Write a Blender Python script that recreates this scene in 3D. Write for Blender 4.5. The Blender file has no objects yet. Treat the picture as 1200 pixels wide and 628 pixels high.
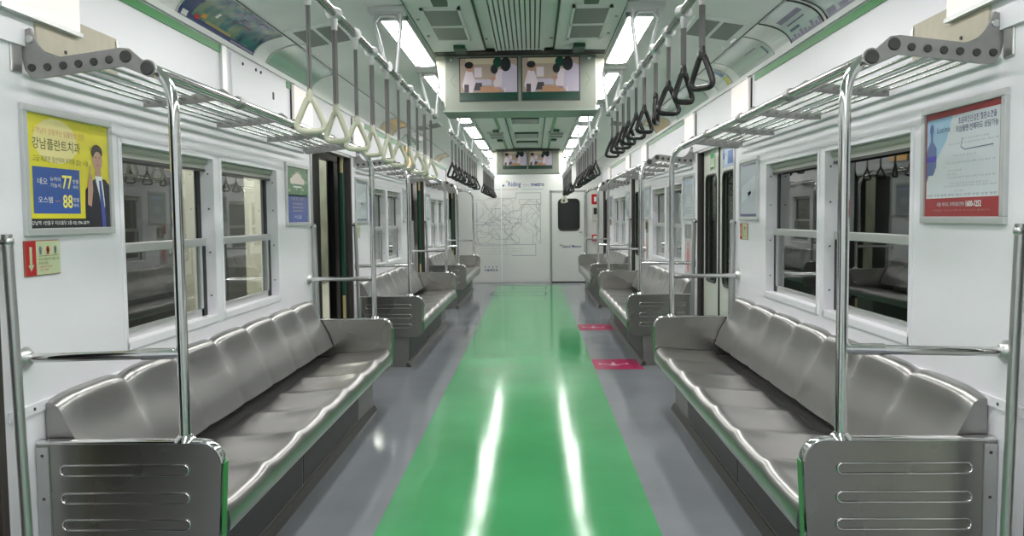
import bpy, math, random
from mathutils import Matrix, Vector
random.seed(7)
scn = bpy.context.scene
COL = scn.collection
PI = math.pi

# ------------------------------------------------------------------ materials
MATS = {}
def nodes_of(name):
    m = bpy.data.materials.new(name); m.use_nodes = True
    nt = m.node_tree
    return m, nt, nt.nodes['Principled BSDF']
def mat(name, col, rough=.5, metal=0., spec=.5, coat=0., emis=0., noise=0., nscale=30., bump=0., stretch=None, rvar=0.):
    if name in MATS: return MATS[name]
    m, nt, p = nodes_of(name)
    p.inputs['Base Color'].default_value = (*col, 1)
    p.inputs['Roughness'].default_value = rough
    p.inputs['Metallic'].default_value = metal
    p.inputs['Specular IOR Level'].default_value = spec
    if coat: p.inputs['Coat Weight'].default_value = coat; p.inputs['Coat Roughness'].default_value = .08
    if emis:
        p.inputs['Emission Color'].default_value = (*col, 1); p.inputs['Emission Strength'].default_value = emis
    if noise or bump or rvar:
        tc = nt.nodes.new('ShaderNodeTexCoord'); mp = nt.nodes.new('ShaderNodeMapping')
        nt.links.new(tc.outputs['Object'], mp.inputs['Vector'])
        if stretch: mp.inputs['Scale'].default_value = stretch
        nz = nt.nodes.new('ShaderNodeTexNoise'); nz.inputs['Scale'].default_value = nscale; nz.inputs['Detail'].default_value = 4
        nt.links.new(mp.outputs[0], nz.inputs['Vector'])
        if noise:
            mx = nt.nodes.new('ShaderNodeMixRGB'); mx.blend_type = 'MULTIPLY'; mx.inputs[0].default_value = 1
            mx.inputs[1].default_value = (*col, 1)
            cr = nt.nodes.new('ShaderNodeMapRange'); cr.inputs[1].default_value = .3; cr.inputs[2].default_value = .7
            cr.inputs[3].default_value = 1 - noise; cr.inputs[4].default_value = 1 + noise
            nt.links.new(nz.outputs[0], cr.inputs[0]); nt.links.new(cr.outputs[0], mx.inputs[2])
            nt.links.new(mx.outputs[0], p.inputs['Base Color'])
        if rvar:
            r2 = nt.nodes.new('ShaderNodeMapRange'); r2.inputs[1].default_value = .3; r2.inputs[2].default_value = .7
            r2.inputs[3].default_value = rough - rvar; r2.inputs[4].default_value = rough + rvar
            nt.links.new(nz.outputs[0], r2.inputs[0]); nt.links.new(r2.outputs[0], p.inputs['Roughness'])
        if bump:
            b = nt.nodes.new('ShaderNodeBump'); b.inputs['Strength'].default_value = bump; b.inputs['Distance'].default_value = .002
            nt.links.new(nz.outputs[0], b.inputs['Height']); nt.links.new(b.outputs[0], p.inputs['Normal'])
    MATS[name] = m
    return m
WHITE = mat('white_panel', (.82, .805, .86), .34, noise=.02, nscale=3)
WHITE2 = mat('white_panel_gloss', (.82, .805, .86), .42)
CEIL = mat('ceiling_grey_green', (.76, .765, .76), .45, noise=.03, nscale=2)
COVE = mat('cove_grey', (.76, .77, .76), .3)
ENDW = mat('end_wall_white', (.66, .67, .65), .3, noise=.02, nscale=2)
STEEL = mat('brushed_seat_steel', (.36, .35, .345), .29, .95)
PANEL = mat('brushed_panel_steel', (.35, .34, .32), .27, .95, noise=.08, nscale=2, rvar=.04)
CHROME = mat('polished_steel_tube', (.66, .66, .66), .12, 1.)
SATIN = mat('satin_steel', (.52, .52, .52), .3, .9)
HANG = mat('hanger_light_steel', (.62, .62, .64), .35, .6)
RAILM = mat('rail_steel', (.36, .36, .36), .2, 1.)
CASTG = mat('cast_grey_bracket', (.33, .32, .32), .45, .6, noise=.06, nscale=25)
ALU = mat('aluminium', (.62, .63, .63), .35, .7)
BLACK = mat('black_rubber', (.012, .012, .013), .5)
DARKG = mat('dark_grey', (.05, .05, .05), .5)
GREENT = mat('green_trim', (.025, .24, .05), .35)
STRAP = mat('grey_strap_webbing', (.20, .185, .19), .6, bump=.3, nscale=200)
CREAM = mat('cream_plastic_handle', (.60, .59, .47), .3)
BLKPL = mat('black_plastic_handle', (.014, .012, .013), .25, coat=.2)
BEIGE = mat('beige_board', (.52, .47, .38), .6, noise=.05, nscale=20)
TVG = mat('tv_housing_grey_green', (.26, .28, .24), .35)
LAMP = mat('lit_diffuser', (1., .99, .96), .5, emis=23.)
LBOX = mat('lit_box_face', (.92, .84, .82), .4, emis=.25)
LORANGE = mat('lit_orange_face', (.85, .5, .18), .4, emis=.5)
FRAMEW = mat('poster_frame_aluminium', (.56, .57, .58), .35, .4)
PSDK = mat('screen_door_black', (.010, .011, .011), .35)
PSDG = mat('screen_door_green', (.012, .10, .05), .4)
YEL = mat('pale_yellow_strip', (.62, .52, .25), .5)
PLATW = mat('platform_beige_tile', (.60, .585, .50), .5, noise=.05, nscale=4)
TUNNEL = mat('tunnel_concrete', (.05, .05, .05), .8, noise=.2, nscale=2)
DIM = mat('dark_steel_box', (.27, .265, .255), .4, .6, noise=.06, nscale=15)
KICK = mat('kickplate_steel', (.12, .115, .11), .35, .7)
JAMB = mat('jamb_dark_steel', (.10, .085, .08), .4, .5)
BLIND = mat('roller_blind_grey', (.42, .42, .38), .6)

def mk_glass():
    m = bpy.data.materials.new('window_glass'); m.use_nodes = True; nt = m.node_tree; nt.nodes.clear()
    o = nt.nodes.new('ShaderNodeOutputMaterial'); mx = nt.nodes.new('ShaderNodeMixShader')
    t = nt.nodes.new('ShaderNodeBsdfTransparent'); t.inputs[0].default_value = (.74, .77, .75, 1)
    g = nt.nodes.new('ShaderNodeBsdfGlossy'); g.inputs['Roughness'].default_value = .015; g.inputs[0].default_value = (.95, .97, .96, 1)
    f = nt.nodes.new('ShaderNodeFresnel'); f.inputs[0].default_value = 1.55
    k = nt.nodes.new('ShaderNodeMath'); k.operation = 'MULTIPLY'; k.inputs[1].default_value = 1.5; k.use_clamp = True
    ge = nt.nodes.new('ShaderNodeNewGeometry'); iv = nt.nodes.new('ShaderNodeMath'); iv.operation = 'SUBTRACT'; iv.inputs[0].default_value = 1; nt.links.new(ge.outputs['Backfacing'], iv.inputs[1])
    k2 = nt.nodes.new('ShaderNodeMath'); k2.operation = 'MULTIPLY'; nt.links.new(f.outputs[0], k.inputs[0]); nt.links.new(k.outputs[0], k2.inputs[0]); nt.links.new(iv.outputs[0], k2.inputs[1]); nt.links.new(k2.outputs[0], mx.inputs[0])
    nt.links.new(t.outputs[0], mx.inputs[1]); nt.links.new(g.outputs[0], mx.inputs[2]); nt.links.new(mx.outputs[0], o.inputs[0])
    return m
GLASS = mk_glass()
CLEAR = GLASS.copy(); CLEAR.name = 'screen_door_glass'
for _n in CLEAR.node_tree.nodes:
    if _n.type == 'FRESNEL': _n.inputs[0].default_value = 1.12
    if _n.type == 'BSDF_TRANSPARENT': _n.inputs[0].default_value = (.85, .88, .85, 1)
def mk_floor(name, col, rough):
    m, nt, p = nodes_of(name)
    tc = nt.nodes.new('ShaderNodeTexCoord')
    n1 = nt.nodes.new('ShaderNodeTexNoise'); n1.inputs['Scale'].default_value = 1.3; n1.inputs['Detail'].default_value = 5
    n2 = nt.nodes.new('ShaderNodeTexNoise'); n2.inputs['Scale'].default_value = 160; n2.inputs['Detail'].default_value = 2
    nt.links.new(tc.outputs['Object'], n1.inputs['Vector']); nt.links.new(tc.outputs['Object'], n2.inputs['Vector'])
    mr = nt.nodes.new('ShaderNodeMapRange'); mr.inputs[1].default_value = .3; mr.inputs[2].default_value = .7
    mr.inputs[3].default_value = .88; mr.inputs[4].default_value = 1.1
    nt.links.new(n1.outputs[0], mr.inputs[0])
    mx = nt.nodes.new('ShaderNodeMixRGB'); mx.blend_type = 'MULTIPLY'; mx.inputs[0].default_value = 1; mx.inputs[1].default_value = (*col, 1)
    nt.links.new(mr.outputs[0], mx.inputs[2]); nt.links.new(mx.outputs[0], p.inputs['Base Color'])
    p.inputs['Specular IOR Level'].default_value = .22
    r2 = nt.nodes.new('ShaderNodeMapRange'); r2.inputs[3].default_value = rough - .04; r2.inputs[4].default_value = rough + .05
    nt.links.new(n1.outputs[0], r2.inputs[0]); nt.links.new(r2.outputs[0], p.inputs['Roughness'])
    b = nt.nodes.new('ShaderNodeBump'); b.inputs['Strength'].default_value = .15; b.inputs['Distance'].default_value = .001
    nt.links.new(n2.outputs[0], b.inputs['Height']); nt.links.new(b.outputs[0], p.inputs['Normal'])
    return m
FLOOR = mk_floor('grey_vinyl_floor', (.225, .24, .268), .09)
FGREEN = mk_floor('green_vinyl_strip', (.062, .37, .135), .085)
FPINK = mk_floor('magenta_floor_band', (.42, .012, .10), .25)
def mk_perf():
    m, nt, p = nodes_of('perforated_grille_steel')
    tc = nt.nodes.new('ShaderNodeTexCoord'); mp = nt.nodes.new('ShaderNodeMapping'); mp.inputs['Scale'].default_value = (0, 85, 85)
    vo = nt.nodes.new('ShaderNodeTexVoronoi'); vo.inputs['Scale'].default_value = 1; vo.inputs['Randomness'].default_value = .0
    nt.links.new(tc.outputs['Object'], mp.inputs[0]); nt.links.new(mp.outputs[0], vo.inputs['Vector'])
    cr = nt.nodes.new('ShaderNodeValToRGB'); cr.color_ramp.elements[0].position = .36; cr.color_ramp.elements[0].color = (.006, .006, .006, 1)
    cr.color_ramp.elements[1].position = .5; cr.color_ramp.elements[1].color = (.11, .105, .10, 1)
    nt.links.new(vo.outputs['Distance'], cr.inputs[0]); nt.links.new(cr.outputs[0], p.inputs['Base Color'])
    p.inputs['Metallic'].default_value = .5; p.inputs['Roughness'].default_value = .4
    return m
PERF = mk_perf()
def flat(name, col, rough=.25, emis=0.):
    return mat('print_' + name, col, rough, coat=.15, emis=emis)

# ------------------------------------------------------------------ mesh builder
TXT = {}
def text_geo(s, bold=0.):
    key = (s, bold)
    if key in TXT: return TXT[key]
    cu = bpy.data.curves.new('lettering', 'FONT'); cu.body = s; cu.size = 1; cu.resolution_u = 2; cu.offset = bold
    ob = bpy.data.objects.new('lettering', cu); COL.objects.link(ob)
    bpy.context.view_layer.update()
    me = bpy.data.meshes.new_from_object(ob.evaluated_get(bpy.context.evaluated_depsgraph_get()))
    vs = [(v.co.x, v.co.y) for v in me.vertices]; fs = [list(p.vertices) for p in me.polygons]
    bpy.data.objects.remove(ob); bpy.data.curves.remove(cu); bpy.data.meshes.remove(me)
    if not vs: vs = [(0, 0), (1, 0), (1, 1)]; fs = []
    x0 = min(v[0] for v in vs); x1 = max(v[0] for v in vs); y0 = min(v[1] for v in vs); y1 = max(v[1] for v in vs)
    TXT[key] = (vs, fs, x0, x1, y0, y1)
    return TXT[key]

class MB:
    def __init__(s): s.v = []; s.f = []; s.m = []; s.sm = []; s.mats = []
    def mi(s, m):
        if m not in s.mats: s.mats.append(m)
        return s.mats.index(m)
    def add(s, vs, fs, m, smooth=False):
        b = len(s.v); s.v += [tuple(v) for v in vs]; i = s.mi(m)
        for f in fs: s.f.append([b + q for q in f]); s.m.append(i); s.sm.append(smooth)
        return s
    def box(s, x0, x1, y0, y1, z0, z1, m):
        x0, x1 = min(x0, x1), max(x0, x1); y0, y1 = min(y0, y1), max(y0, y1); z0, z1 = min(z0, z1), max(z0, z1)
        vs = [(x0,y0,z0),(x1,y0,z0),(x1,y1,z0),(x0,y1,z0),(x0,y0,z1),(x1,y0,z1),(x1,y1,z1),(x0,y1,z1)]
        return s.add(vs, [(3,2,1,0),(4,5,6,7),(0,1,5,4),(1,2,6,5),(2,3,7,6),(3,0,4,7)], m)
    def tube(s, pts, r, m, n=12, caps=True, closed=False):
        P = [Vector(p) for p in pts]; N = len(P); vs = []; fs = []
        prev = None
        for i, p in enumerate(P):
            if closed: t = (P[(i+1) % N] - P[i-1])
            else: t = (P[min(i+1, N-1)] - P[max(i-1, 0)])
            t.normalize()
            if prev is None:
                a = Vector((0,0,1)) if abs(t.z) < .9 else Vector((1,0,0))
                u = t.cross(a).normalized()
            else: u = (prev - t * prev.dot(t)).normalized()
            prev = u; w = t.cross(u)
            rr = r[i] if isinstance(r, (list, tuple)) else r
            for k in range(n):
                an = 2*PI*k/n; vs.append(p + u*math.cos(an)*rr + w*math.sin(an)*rr)
        M = N if closed else N-1
        for i in range(M):
            j = (i+1) % N
            for k in range(n):
                fs.append((i*n+k, i*n+(k+1) % n, j*n+(k+1) % n, j*n+k))
        s.add(vs, fs, m, True)
        if caps and not closed:
            s.add(vs[:n], [tuple(range(n))[::-1]], m); s.add(vs[-n:], [tuple(range(n))], m)
        return s
    def prism(s, poly, ax, a0, a1, m, smooth=False, capm=None):
        """poly: 2D points in the two remaining axes (order x,y / x,z / y,z), extruded along ax"""
        def mkp(p, a):
            if ax == 0: return (a, p[0], p[1])
            if ax == 1: return (p[0], a, p[1])
            return (p[0], p[1], a)
        n = len(poly); vs = [mkp(p, a0) for p in poly] + [mkp(p, a1) for p in poly]
        s.add(vs, [(i, (i+1) % n, n+(i+1) % n, n+i) for i in range(n)], m, smooth)
        s.add([mkp(p, a0) for p in poly], [tuple(range(n))], capm or m); s.add([mkp(p, a1) for p in poly], [tuple(range(n))[::-1]], capm or m)
        return s
    def ball(s, c, r, m, n=10):
        vs = []; fs = []
        for i in range(n//2+1):
            th = PI*i/(n//2)
            for k in range(n):
                vs.append((c[0]+r*math.sin(th)*math.cos(2*PI*k/n), c[1]+r*math.sin(th)*math.sin(2*PI*k/n), c[2]+r*math.cos(th)))
        for i in range(n//2):
            for k in range(n): fs.append((i*n+k, i*n+(k+1) % n, (i+1)*n+(k+1) % n, (i+1)*n+k))
        return s.add(vs, fs, m, True)
    def grid(s, fn, nu, nv, m, smooth=True):
        vs = [fn(i/nu, j/nv) for i in range(nu+1) for j in range(nv+1)]
        fs = [(i*(nv+1)+j, i*(nv+1)+j+1, (i+1)*(nv+1)+j+1, (i+1)*(nv+1)+j) for i in range(nu) for j in range(nv)]
        return s.add(vs, fs, m, smooth)
    def build(s, name, parent=None, bevel=0., solid=0., kind=None, label=None, origin=None):
        o3 = Vector((0,0,0))
        if parent is not None:
            o3 = WORLD[parent.name]
        elif origin is not None: o3 = Vector(origin)
        me = bpy.data.meshes.new(name)
        me.from_pydata([tuple(Vector(v) - o3) for v in s.v], [], s.f)
        for m in s.mats: me.materials.append(m)
        for p, mi, sm in zip(me.polygons, s.m, s.sm): p.material_index = mi; p.use_smooth = sm
        me.validate(); me.update()
        ob = bpy.data.objects.new(name, me); COL.objects.link(ob)
        if parent is not None: ob.parent = parent
        elif origin is not None: ob.location = origin
        WORLD[ob.name] = o3
        if solid:
            q = ob.modifiers.new('solid', 'SOLIDIFY'); q.thickness = solid; q.offset = 0
        if bevel:
            q = ob.modifiers.new('bevel', 'BEVEL'); q.width = bevel; q.segments = 2; q.limit_method = 'ANGLE'; q.angle_limit = .8
        if kind: ob['kind'] = kind
        if label: ob['label'] = label
        return ob
WORLD = {}
def tag(o, label, cat, group=None, kind=None):
    o['label'] = label; o['category'] = cat
    if group: o['group'] = group
    if kind: o['kind'] = kind
    return o
def empty(name, loc):
    o = bpy.data.objects.new(name, None); o.empty_display_size = .1; COL.objects.link(o); o.location = loc
    WORLD[o.name] = Vector(loc); return o
def copy_tree(o, loc=None, parent=None):
    c = o.copy(); COL.objects.link(c)
    if parent is not None: c.parent = parent
    if loc is not None: c.location = loc
    WORLD[c.name] = Vector(loc) if loc is not None else WORLD[o.name]
    for ch in list(o.children): copy_tree(ch, None, c)
    return c
def struct(name, mb, **k):
    return mb.build(name, kind='structure', **k)

class Sheet:
    """printed matter on a flat rectangle; u to the reader's right, v up, both in metres"""
    def __init__(s, origin, right, up):
        s.o = Vector(origin); s.r = Vector(right); s.u = Vector(up); s.n = s.r.cross(s.u); s.mb = MB(); s.lay = 0
    def P(s, u, v, d): return s.o + s.r*u + s.u*v + s.n*d
    def poly(s, pts, m, lay=1): s.mb.add([s.P(a, b, lay*.0004) for a, b in pts], [tuple(range(len(pts)))], m); return s
    def rect(s, a0, a1, b0, b1, m, lay=1): return s.poly([(a0,b0),(a1,b0),(a1,b1),(a0,b1)], m, lay)
    def ell(s, a, b, ra, rb, m, lay=1, n=18): return s.poly([(a+ra*math.cos(2*PI*k/n), b+rb*math.sin(2*PI*k/n)) for k in range(n)], m, lay)
    def text(s, t, a, b, h, m, lay=2, w=None, bold=0.):
        vs, fs, x0, x1, y0, y1 = text_geo(t, bold)
        k = h/max(y1-y0, 1e-4); kx = k if w is None else w/(x1-x0)
        s.mb.add([s.P(a+(x-x0)*kx, b+(y-y0)*k, lay*.0004) for x, y in vs], fs, m); return s
    def line(s, pts, w, m, lay=1):
        for (a, b), (c, d) in zip(pts, pts[1:]):
            L = math.hypot(c-a, d-b) or 1; nx, ny = -(d-b)/L*w/2, (c-a)/L*w/2
            s.poly([(a+nx,b+ny),(a-nx,b-ny),(c-nx,d-ny),(c+nx,d+ny)], m, lay)
        return s
def wall_sheet(side, y0, y1, z0, x=None):
    """sheet on a side wall; side -1 left (reader's right is +Y), +1 right (reader's right is -Y)"""
    x = (1.395 if x is None else x)*side
    if side < 0: return Sheet((x, y0, z0), (0,1,0), (0,0,1))
    return Sheet((x, y1, z0), (0,-1,0), (0,0,1))
ORD = ['first','second','third','fourth','fifth','sixth','seventh','eighth','ninth','tenth','eleventh','twelfth']
SIDE = {-1:'left', 1:'right'}
POS = ['nearest','middle','farthest']
M = 4.515
YA, YB = 2.41, 5.38          # bench span
END = 15.85
BACK = -5.0
DOORS = [(5.53-M, 6.76-M), (5.53, 6.76), (5.53+M, 6.76+M), (5.53+2*M, 6.76+2*M)]
WIN = [(2.965, 3.845), (3.925, 4.80)]
WX = 1.40

# ------------------------------------------------------------------ shell
struct('floor', MB().box(-1.5, 1.5, BACK, END+.1, -.08, 0, FLOOR))
struct('floor_aisle_strip', MB().box(-.567, .567, BACK, 15.25, 0, .0012, FGREEN))
mb = MB()
mb.box(.571, .967, 6.77, 7.245, 0, .0014, FPINK)
fs = Sheet((.571, 6.77, .0016), (1,0,0), (0,1,0)); PW = flat('pale_pink', (.75, .45, .52))
def access_mark(sh, cx, cy, k):
    sh.ell(cx, cy+.07*k, .02*k, .022*k, PW); sh.rect(cx-.018*k, cx+.018*k, cy-.03*k, cy+.045*k, PW)
    sh.ell(cx, cy-.06*k, .055*k, .03*k, PW)
    for q in (-1, 1):
        sh.line([(cx+q*.05*k, cy-.04*k), (cx+q*.12*k, cy+.01*k)], .02*k, PW); sh.rect(cx+q*.14*k-.012, cx+q*.14*k+.012, cy-.02, cy+.03, PW)
access_mark(fs, .17, .24, .8); mb2 = fs.mb
b1 = struct('trim_1', mb); b1m = mb2.build('symbol', b1)
mb = MB().box(.571, .967, 9.13, 9.62, 0, .0014, FPINK)
fs = Sheet((.571, 9.13, .0016), (1,0,0), (0,1,0)); access_mark(fs, .17, .25, .8)
b2 = struct('trim_2', mb); fs.mb.build('symbol', b2)
HL = mat('floor_hatch_line', (.10, .12, .11), .5)
mb = MB()
for (a, b, c, d) in [(-.62,.28,13.25,13.9), (-.30,.30,14.45,15.0), (-.75,.95,15.2,15.27)]:
    w = .03
    mb.box(a, b, c, c+w, .0012, .002, HL); mb.box(a, b, d-w, d, .0012, .002, HL); mb.box(a, a+w*.6, c, d, .0012, .002, HL); mb.box(b-w*.6, b, c, d, .0012, .002, HL)
struct('trim_3', mb)

def side_wall(s):
    mb = MB(); t = .065
    def bx(y0, y1, z0, z1, x0=WX, x1=WX+t): mb.box(s*x0, s*x1, y0, y1, z0, z1, WHITE)
    segs = [(BACK, DOORS[0][0])] + [(DOORS[i][1], DOORS[i+1][0]) for i in range(3)] + [(DOORS[3][1], END+.05)]
    for i, (a, b) in enumerate(segs):
        if 1 <= i <= 3:
            k = i-1; W = [(y0+M*k, y1+M*k) for y0, y1 in WIN]
            bx(a, W[0][0], 0, 2.075); bx(W[0][1], W[1][0], 0, 2.075); bx(W[1][1], b, 0, 2.075)
            for (y0, y1) in W: bx(y0, y1, 0, .79); bx(y0, y1, 1.535, 2.075)
        else: bx(a, b, 0, 2.075)
    for (a, b) in DOORS: bx(a, b, 1.76, 2.075)
    # slight step of the panel above the luggage rack
    mb.box(s*1.387, s*1.401, BACK, END, 1.755, 2.075, WHITE2)
    return struct('wall_'+SIDE[s], mb)
for s in (-1, 1): side_wall(s)

# ceiling: cove, slope and centre, one continuous profile
def cove_pt(t):
    a, b, c = (1.385, 2.10), (1.362, 2.183), (1.216, 2.203)
    return tuple((1-t)**2*a[i] + 2*t*(1-t)*b[i] + t*t*c[i] for i in (0, 1))
prof = [(1.46, 2.074), (1.375, 2.074), (1.375, 2.10), (1.385, 2.10)] + [cove_pt(i/8) for i in range(1, 9)] + [(1.20, 2.205), (.74, 2.28), (.54, 2.29), (.22, 2.298), (.215, 2.31), (0, 2.31)]
full = [(x, z) for x, z in prof] + [(-x, z) for x, z in prof[::-1][1:]]
mb = MB()
n = len(full)
for i in range(n-1):
    (xa, za), (xb, zb) = full[i], full[i+1]
    cm = COVE if (max(abs(xa), abs(xb)) <= 1.386 and min(abs(xa), abs(xb)) >= 1.19) else (ALU if min(abs(xa), abs(xb)) > 1.37 else CEIL)
    mb.add([(xa, BACK, za), (xb, BACK, zb), (xb, END+.05, zb), (xa, END+.05, za)], [(0,1,2,3)], cm, False)
ceil = struct('ceiling', mb)
mb = MB().box(-1.5, 1.5, BACK-.05, END+.15, 2.40, 2.44, DARKG)
for s in (-1, 1): mb.box(s*1.46, s*1.5, BACK-.05, END+.15, 2.07, 2.44, DARKG)
struct('ceiling_roof_shell', mb)
# dark joint lines in the ceiling
mb = MB()
for s in (-1, 1):
    mb.box(s*.209, s*.216, BACK, END, 2.296, 2.309, BLACK)
    mb.box(s*.545, s*.549, BACK, END, 2.286, 2.292, DARKG)
    mb.box(s*1.205, s*1.209, BACK, END, 2.200, 2.206, DARKG)
struct('trim_4', mb)
# green stripe and aluminium ledge
for s in (-1, 1):
    mb = MB()
    spans = [(BACK, .5), (2.70, 3.93), (4.99, 5.07), (7.19, 9.53), (11.70, 14.04)] if s < 0 else [(BACK, .5), (2.70, 5.0), (7.19, 9.50), (11.70, 14.02)]
    for a, b in spans: mb.box(s*1.381, s*1.388, a, b, 2.030, 2.066, GREENT)
    struct('trim_%d' % (6 if s > 0 else 5), mb)
    mb = MB().box(s*1.398, s*1.4015, BACK, DOORS[0][0]-.03, .712, .722, ALU)
    for k in range(3):
        for (a, b) in [(DOORS[k][1]+.03, YA+M*k+.02), (YA+M*k+.02, YB+M*k+.1)]:
            mb.box(s*1.394, s*1.401, a, b, .685, .715, WHITE)
        for yy in (DOORS[k][1]+.07, YA+M*k-.02):
            mb.tube([(s*1.392, yy, .70), (s*1.396, yy, .70)], .005, DARKG, 8)
    struct('trim_%d' % (8 if s > 0 else 7), mb)
    # door jamb linings
    for di, (a, b) in enumerate(DOORS):
        mb = MB()
        for (y0, y1, jm) in ((a-.004, a+.03, SATIN), (b-.03, b+.004, JAMB)): mb.box(s*1.392, s*1.47, y0, y1, 0, 1.765, jm)
        mb.box(s*1.392, s*1.47, a, b, 1.735, 1.765, SATIN)
        struct('trim_%d' % (10+di+(10 if s > 0 else 0)), mb)
# end walls
mb = MB().box(-1.46, 1.46, BACK-.1, BACK, 0, 2.4, WHITE); struct('wall_back', mb)
mb = MB().box(-1.46, 1.46, END, END+.1, 0, 2.4, ENDW); struct('wall_front', mb)

# ------------------------------------------------------------------ windows
def window(s, k, w, idx):
    y0, y1 = WIN[w]; y0 += M*k; y1 += M*k; z0, z1 = .79, 1.535
    r = empty('window_%d' % idx, (s*1.40, (y0+y1)/2, z0)); r['kind'] = 'structure'
    mb = MB(); X0, X1, t = 1.394, 1.47, .012
    for (a, b, c, d) in ((y0-.012, y0+t, z0-.012, z1+.012), (y1-t, y1+.012, z0-.012, z1+.012)): mb.box(s*X0, s*X1, a, b, c, d, WHITE)
    mb.box(s*X0, s*X1, y0, y1, z0-.012, z0+.02, WHITE); mb.box(s*X0, s*X1, y0, y1, z1-.008, z1+.012, WHITE)
    mb.build('window_frame', r, bevel=.002)
    mb = MB()
    for (a, b) in ((y0+t, y0+.035), (y1-.055, y1-t)):
        mb.box(s*1.458, s*1.47, a, b, 1.165, z1-.008, BLACK); mb.box(s*1.442, s*1.47, a, b, z0+.02, 1.165, BLACK)
    mb.build('gasket', r)
    a, b = y0+.014, y1-.014
    MB().box(s*1.436, s*1.462, a, b, 1.130, 1.166, ALU).build('sash_rail', r, bevel=.003)
    mb = MB().box(s*1.440, s*1.458, a+.03, b-.045, z0+.02, z0+.055, ALU)
    mb.box(s*1.440, s*1.458, a+.03, a+.055, z0+.02, 1.13, ALU); mb.box(s*1.440, s*1.458, b-.07, b-.045, z0+.02, 1.13, ALU)
    mb.build('lower_sash_frame', r)
    MB().box(s*1.461, s*1.465, y0+.03, y1-.05, 1.166, z1-.01, GLASS).build('upper_pane', r)
    MB().box(s*1.447, s*1.451, y0+.045, y1-.06, z0+.05, 1.132, GLASS).build('lower_pane', r)
    mb = MB().tube([(s*1.436, a, 1.517), (s*1.436, b, 1.517)], .017, BLIND, 14)
    mb.box(s*1.432, s*1.436, a+.01, b-.01, 1.478, 1.515, BLIND); mb.box(s*1.430, s*1.438, a+.005, b-.005, 1.470, 1.482, DARKG)
    mb.build('roller_blind', r)
    mb = MB()
    for zz in (.90, 1.10, 1.30, 1.46):
        mb.tube([(s*1.42, y1-.0125, zz), (s*1.42, y1-.017, zz)], .004, DARKG, 8)
    mb.build('screw', r)
i = 1
for s in (-1, 1):
    for k in range(3):
        for w in (0, 1): window(s, k, w, i); i += 1

# ------------------------------------------------------------------ doors
def rrect(a0, a1, b0, b1, r, n=5):
    pts = []
    for (cx, cy, st) in ((a1-r, b1-r, 0), (a0+r, b1-r, 90), (a0+r, b0+r, 180), (a1-r, b0+r, 270)):
        for i in range(n+1):
            t = math.radians(st+90*i/n); pts.append((cx+r*math.cos(t), cy+r*math.sin(t)))
    return pts
def leaf_with_hole(mb, x0, x1, a0, a1, b0, b1, hole, m):
    """panel in the YZ plane between x0 and x1 with a rounded opening"""
    n = len(hole)//4
    outer = []
    cs = [(a1, b1), (a0, b1), (a0, b0), (a1, b0)]
    for q in range(4):
        for i in range(n): outer.append(cs[q])
    N = len(hole)
    for x, fl in ((x0, 0), (x1, 1)):
        vs = [(x, p[0], p[1]) for p in hole] + [(x, p[0], p[1]) for p in outer]
        mb.add(vs, [((i, (i+1) % N, N+(i+1) % N, N+i)) if outer[i] != outer[(i+1) % N] else (i, (i+1) % N, N+i) for i in range(N)], m)
    mb.add([(x0, p[0], p[1]) for p in hole] + [(x1, p[0], p[1]) for p in hole], [(i, (i+1) % N, N+(i+1) % N, N+i) for i in range(N)], m, True)
    mb.add([(x, a, b) for x in (x0, x1) for a, b in ((a0,b0),(a1,b0),(a1,b1),(a0,b1))], [(0,1,5,4),(1,2,6,5),(2,3,7,6),(3,0,4,7)], m)
LEAF = mat('door_leaf_offwhite', (.62, .64, .58), .3)
STW = flat('white', (.8, .82, .82)); STG = flat('sticker_green', (.06, .42, .12)); STP = flat('pale_green', (.62, .75, .56)); STD = flat('dark_green', (.10, .19, .12))
STB = flat('sticker_blue', (.09, .20, .55)); STL = flat('pale_blue', (.45, .55, .75))
def closed_door(di):
    a, b = DOORS[di]; r = empty('door_%d' % (di+1), (1.45, (a+b)/2, 0)); r['kind'] = 'structure'
    mid = (a+b)/2
    for q, (y0, y1) in enumerate(((a+.03, mid-.004), (mid+.004, b-.03))):
        mb = MB(); w0, w1 = ((y0+.11, y1-.10) if q == 0 else (y0+.10, y1-.11))
        hole = rrect(w0, w1, .74, 1.55, .06)
        leaf_with_hole(mb, 1.435, 1.462, y0, y1, .01, 1.74, hole, LEAF)
        lf = mb.build('door_leaf', r)
        g = MB(); g.prism(rrect(w0-.004, w1+.004, .736, 1.554, .062), 0, 1.446, 1.450, GLASS); g.build('door_pane', lf)
        g = MB(); ring = [(1.437, p[0], p[1]) for p in rrect(w0, w1, .74, 1.55, .06)]; g.tube(ring, .011, BLACK, 6, closed=True); g.build('window_gasket', lf)
        sh = Sheet((1.4346, y1, 1.58), (0,-1,0), (0,0,1))
        if di == 1:
            if q == 1:
                c0 = .24
                sh.rect(c0, c0+.20, 0, .14, STP, 1); sh.rect(c0+.02, c0+.15, .095, .13, STG, 2); sh.rect(c0+.02, c0+.15, .01, .03, STD, 2); sh.line([(c0+.175, .02), (c0+.175, .12)], .012, STG, 2)
                sh.mb.build('door_sticker', lf, label='pale green and white sticker with a green header')
            else:
                c0 = .08
                sh.rect(c0, c0+.34, 0, .14, STL, 1); sh.rect(c0+.17, c0+.32, .02, .11, STB, 2); sh.rect(c0+.015, c0+.07, .06, .12, STB, 2)
                sh.ell(c0+.11, .05, .035, .035, STW, 2)
                sh.mb.build('door_sticker', lf, label='blue and white sticker')
    mb = MB().box(1.425, 1.468, mid-.006, mid+.006, .01, 1.74, BLACK); mb.build('door_seal', r)
    MB().box(1.415, 1.466, b-.055, b-.028, .0, 1.74, BLACK).build('door_seal', r)
    MB().box(1.38, 1.468, a, b, .0, .012, SATIN).build('threshold', r)
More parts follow.
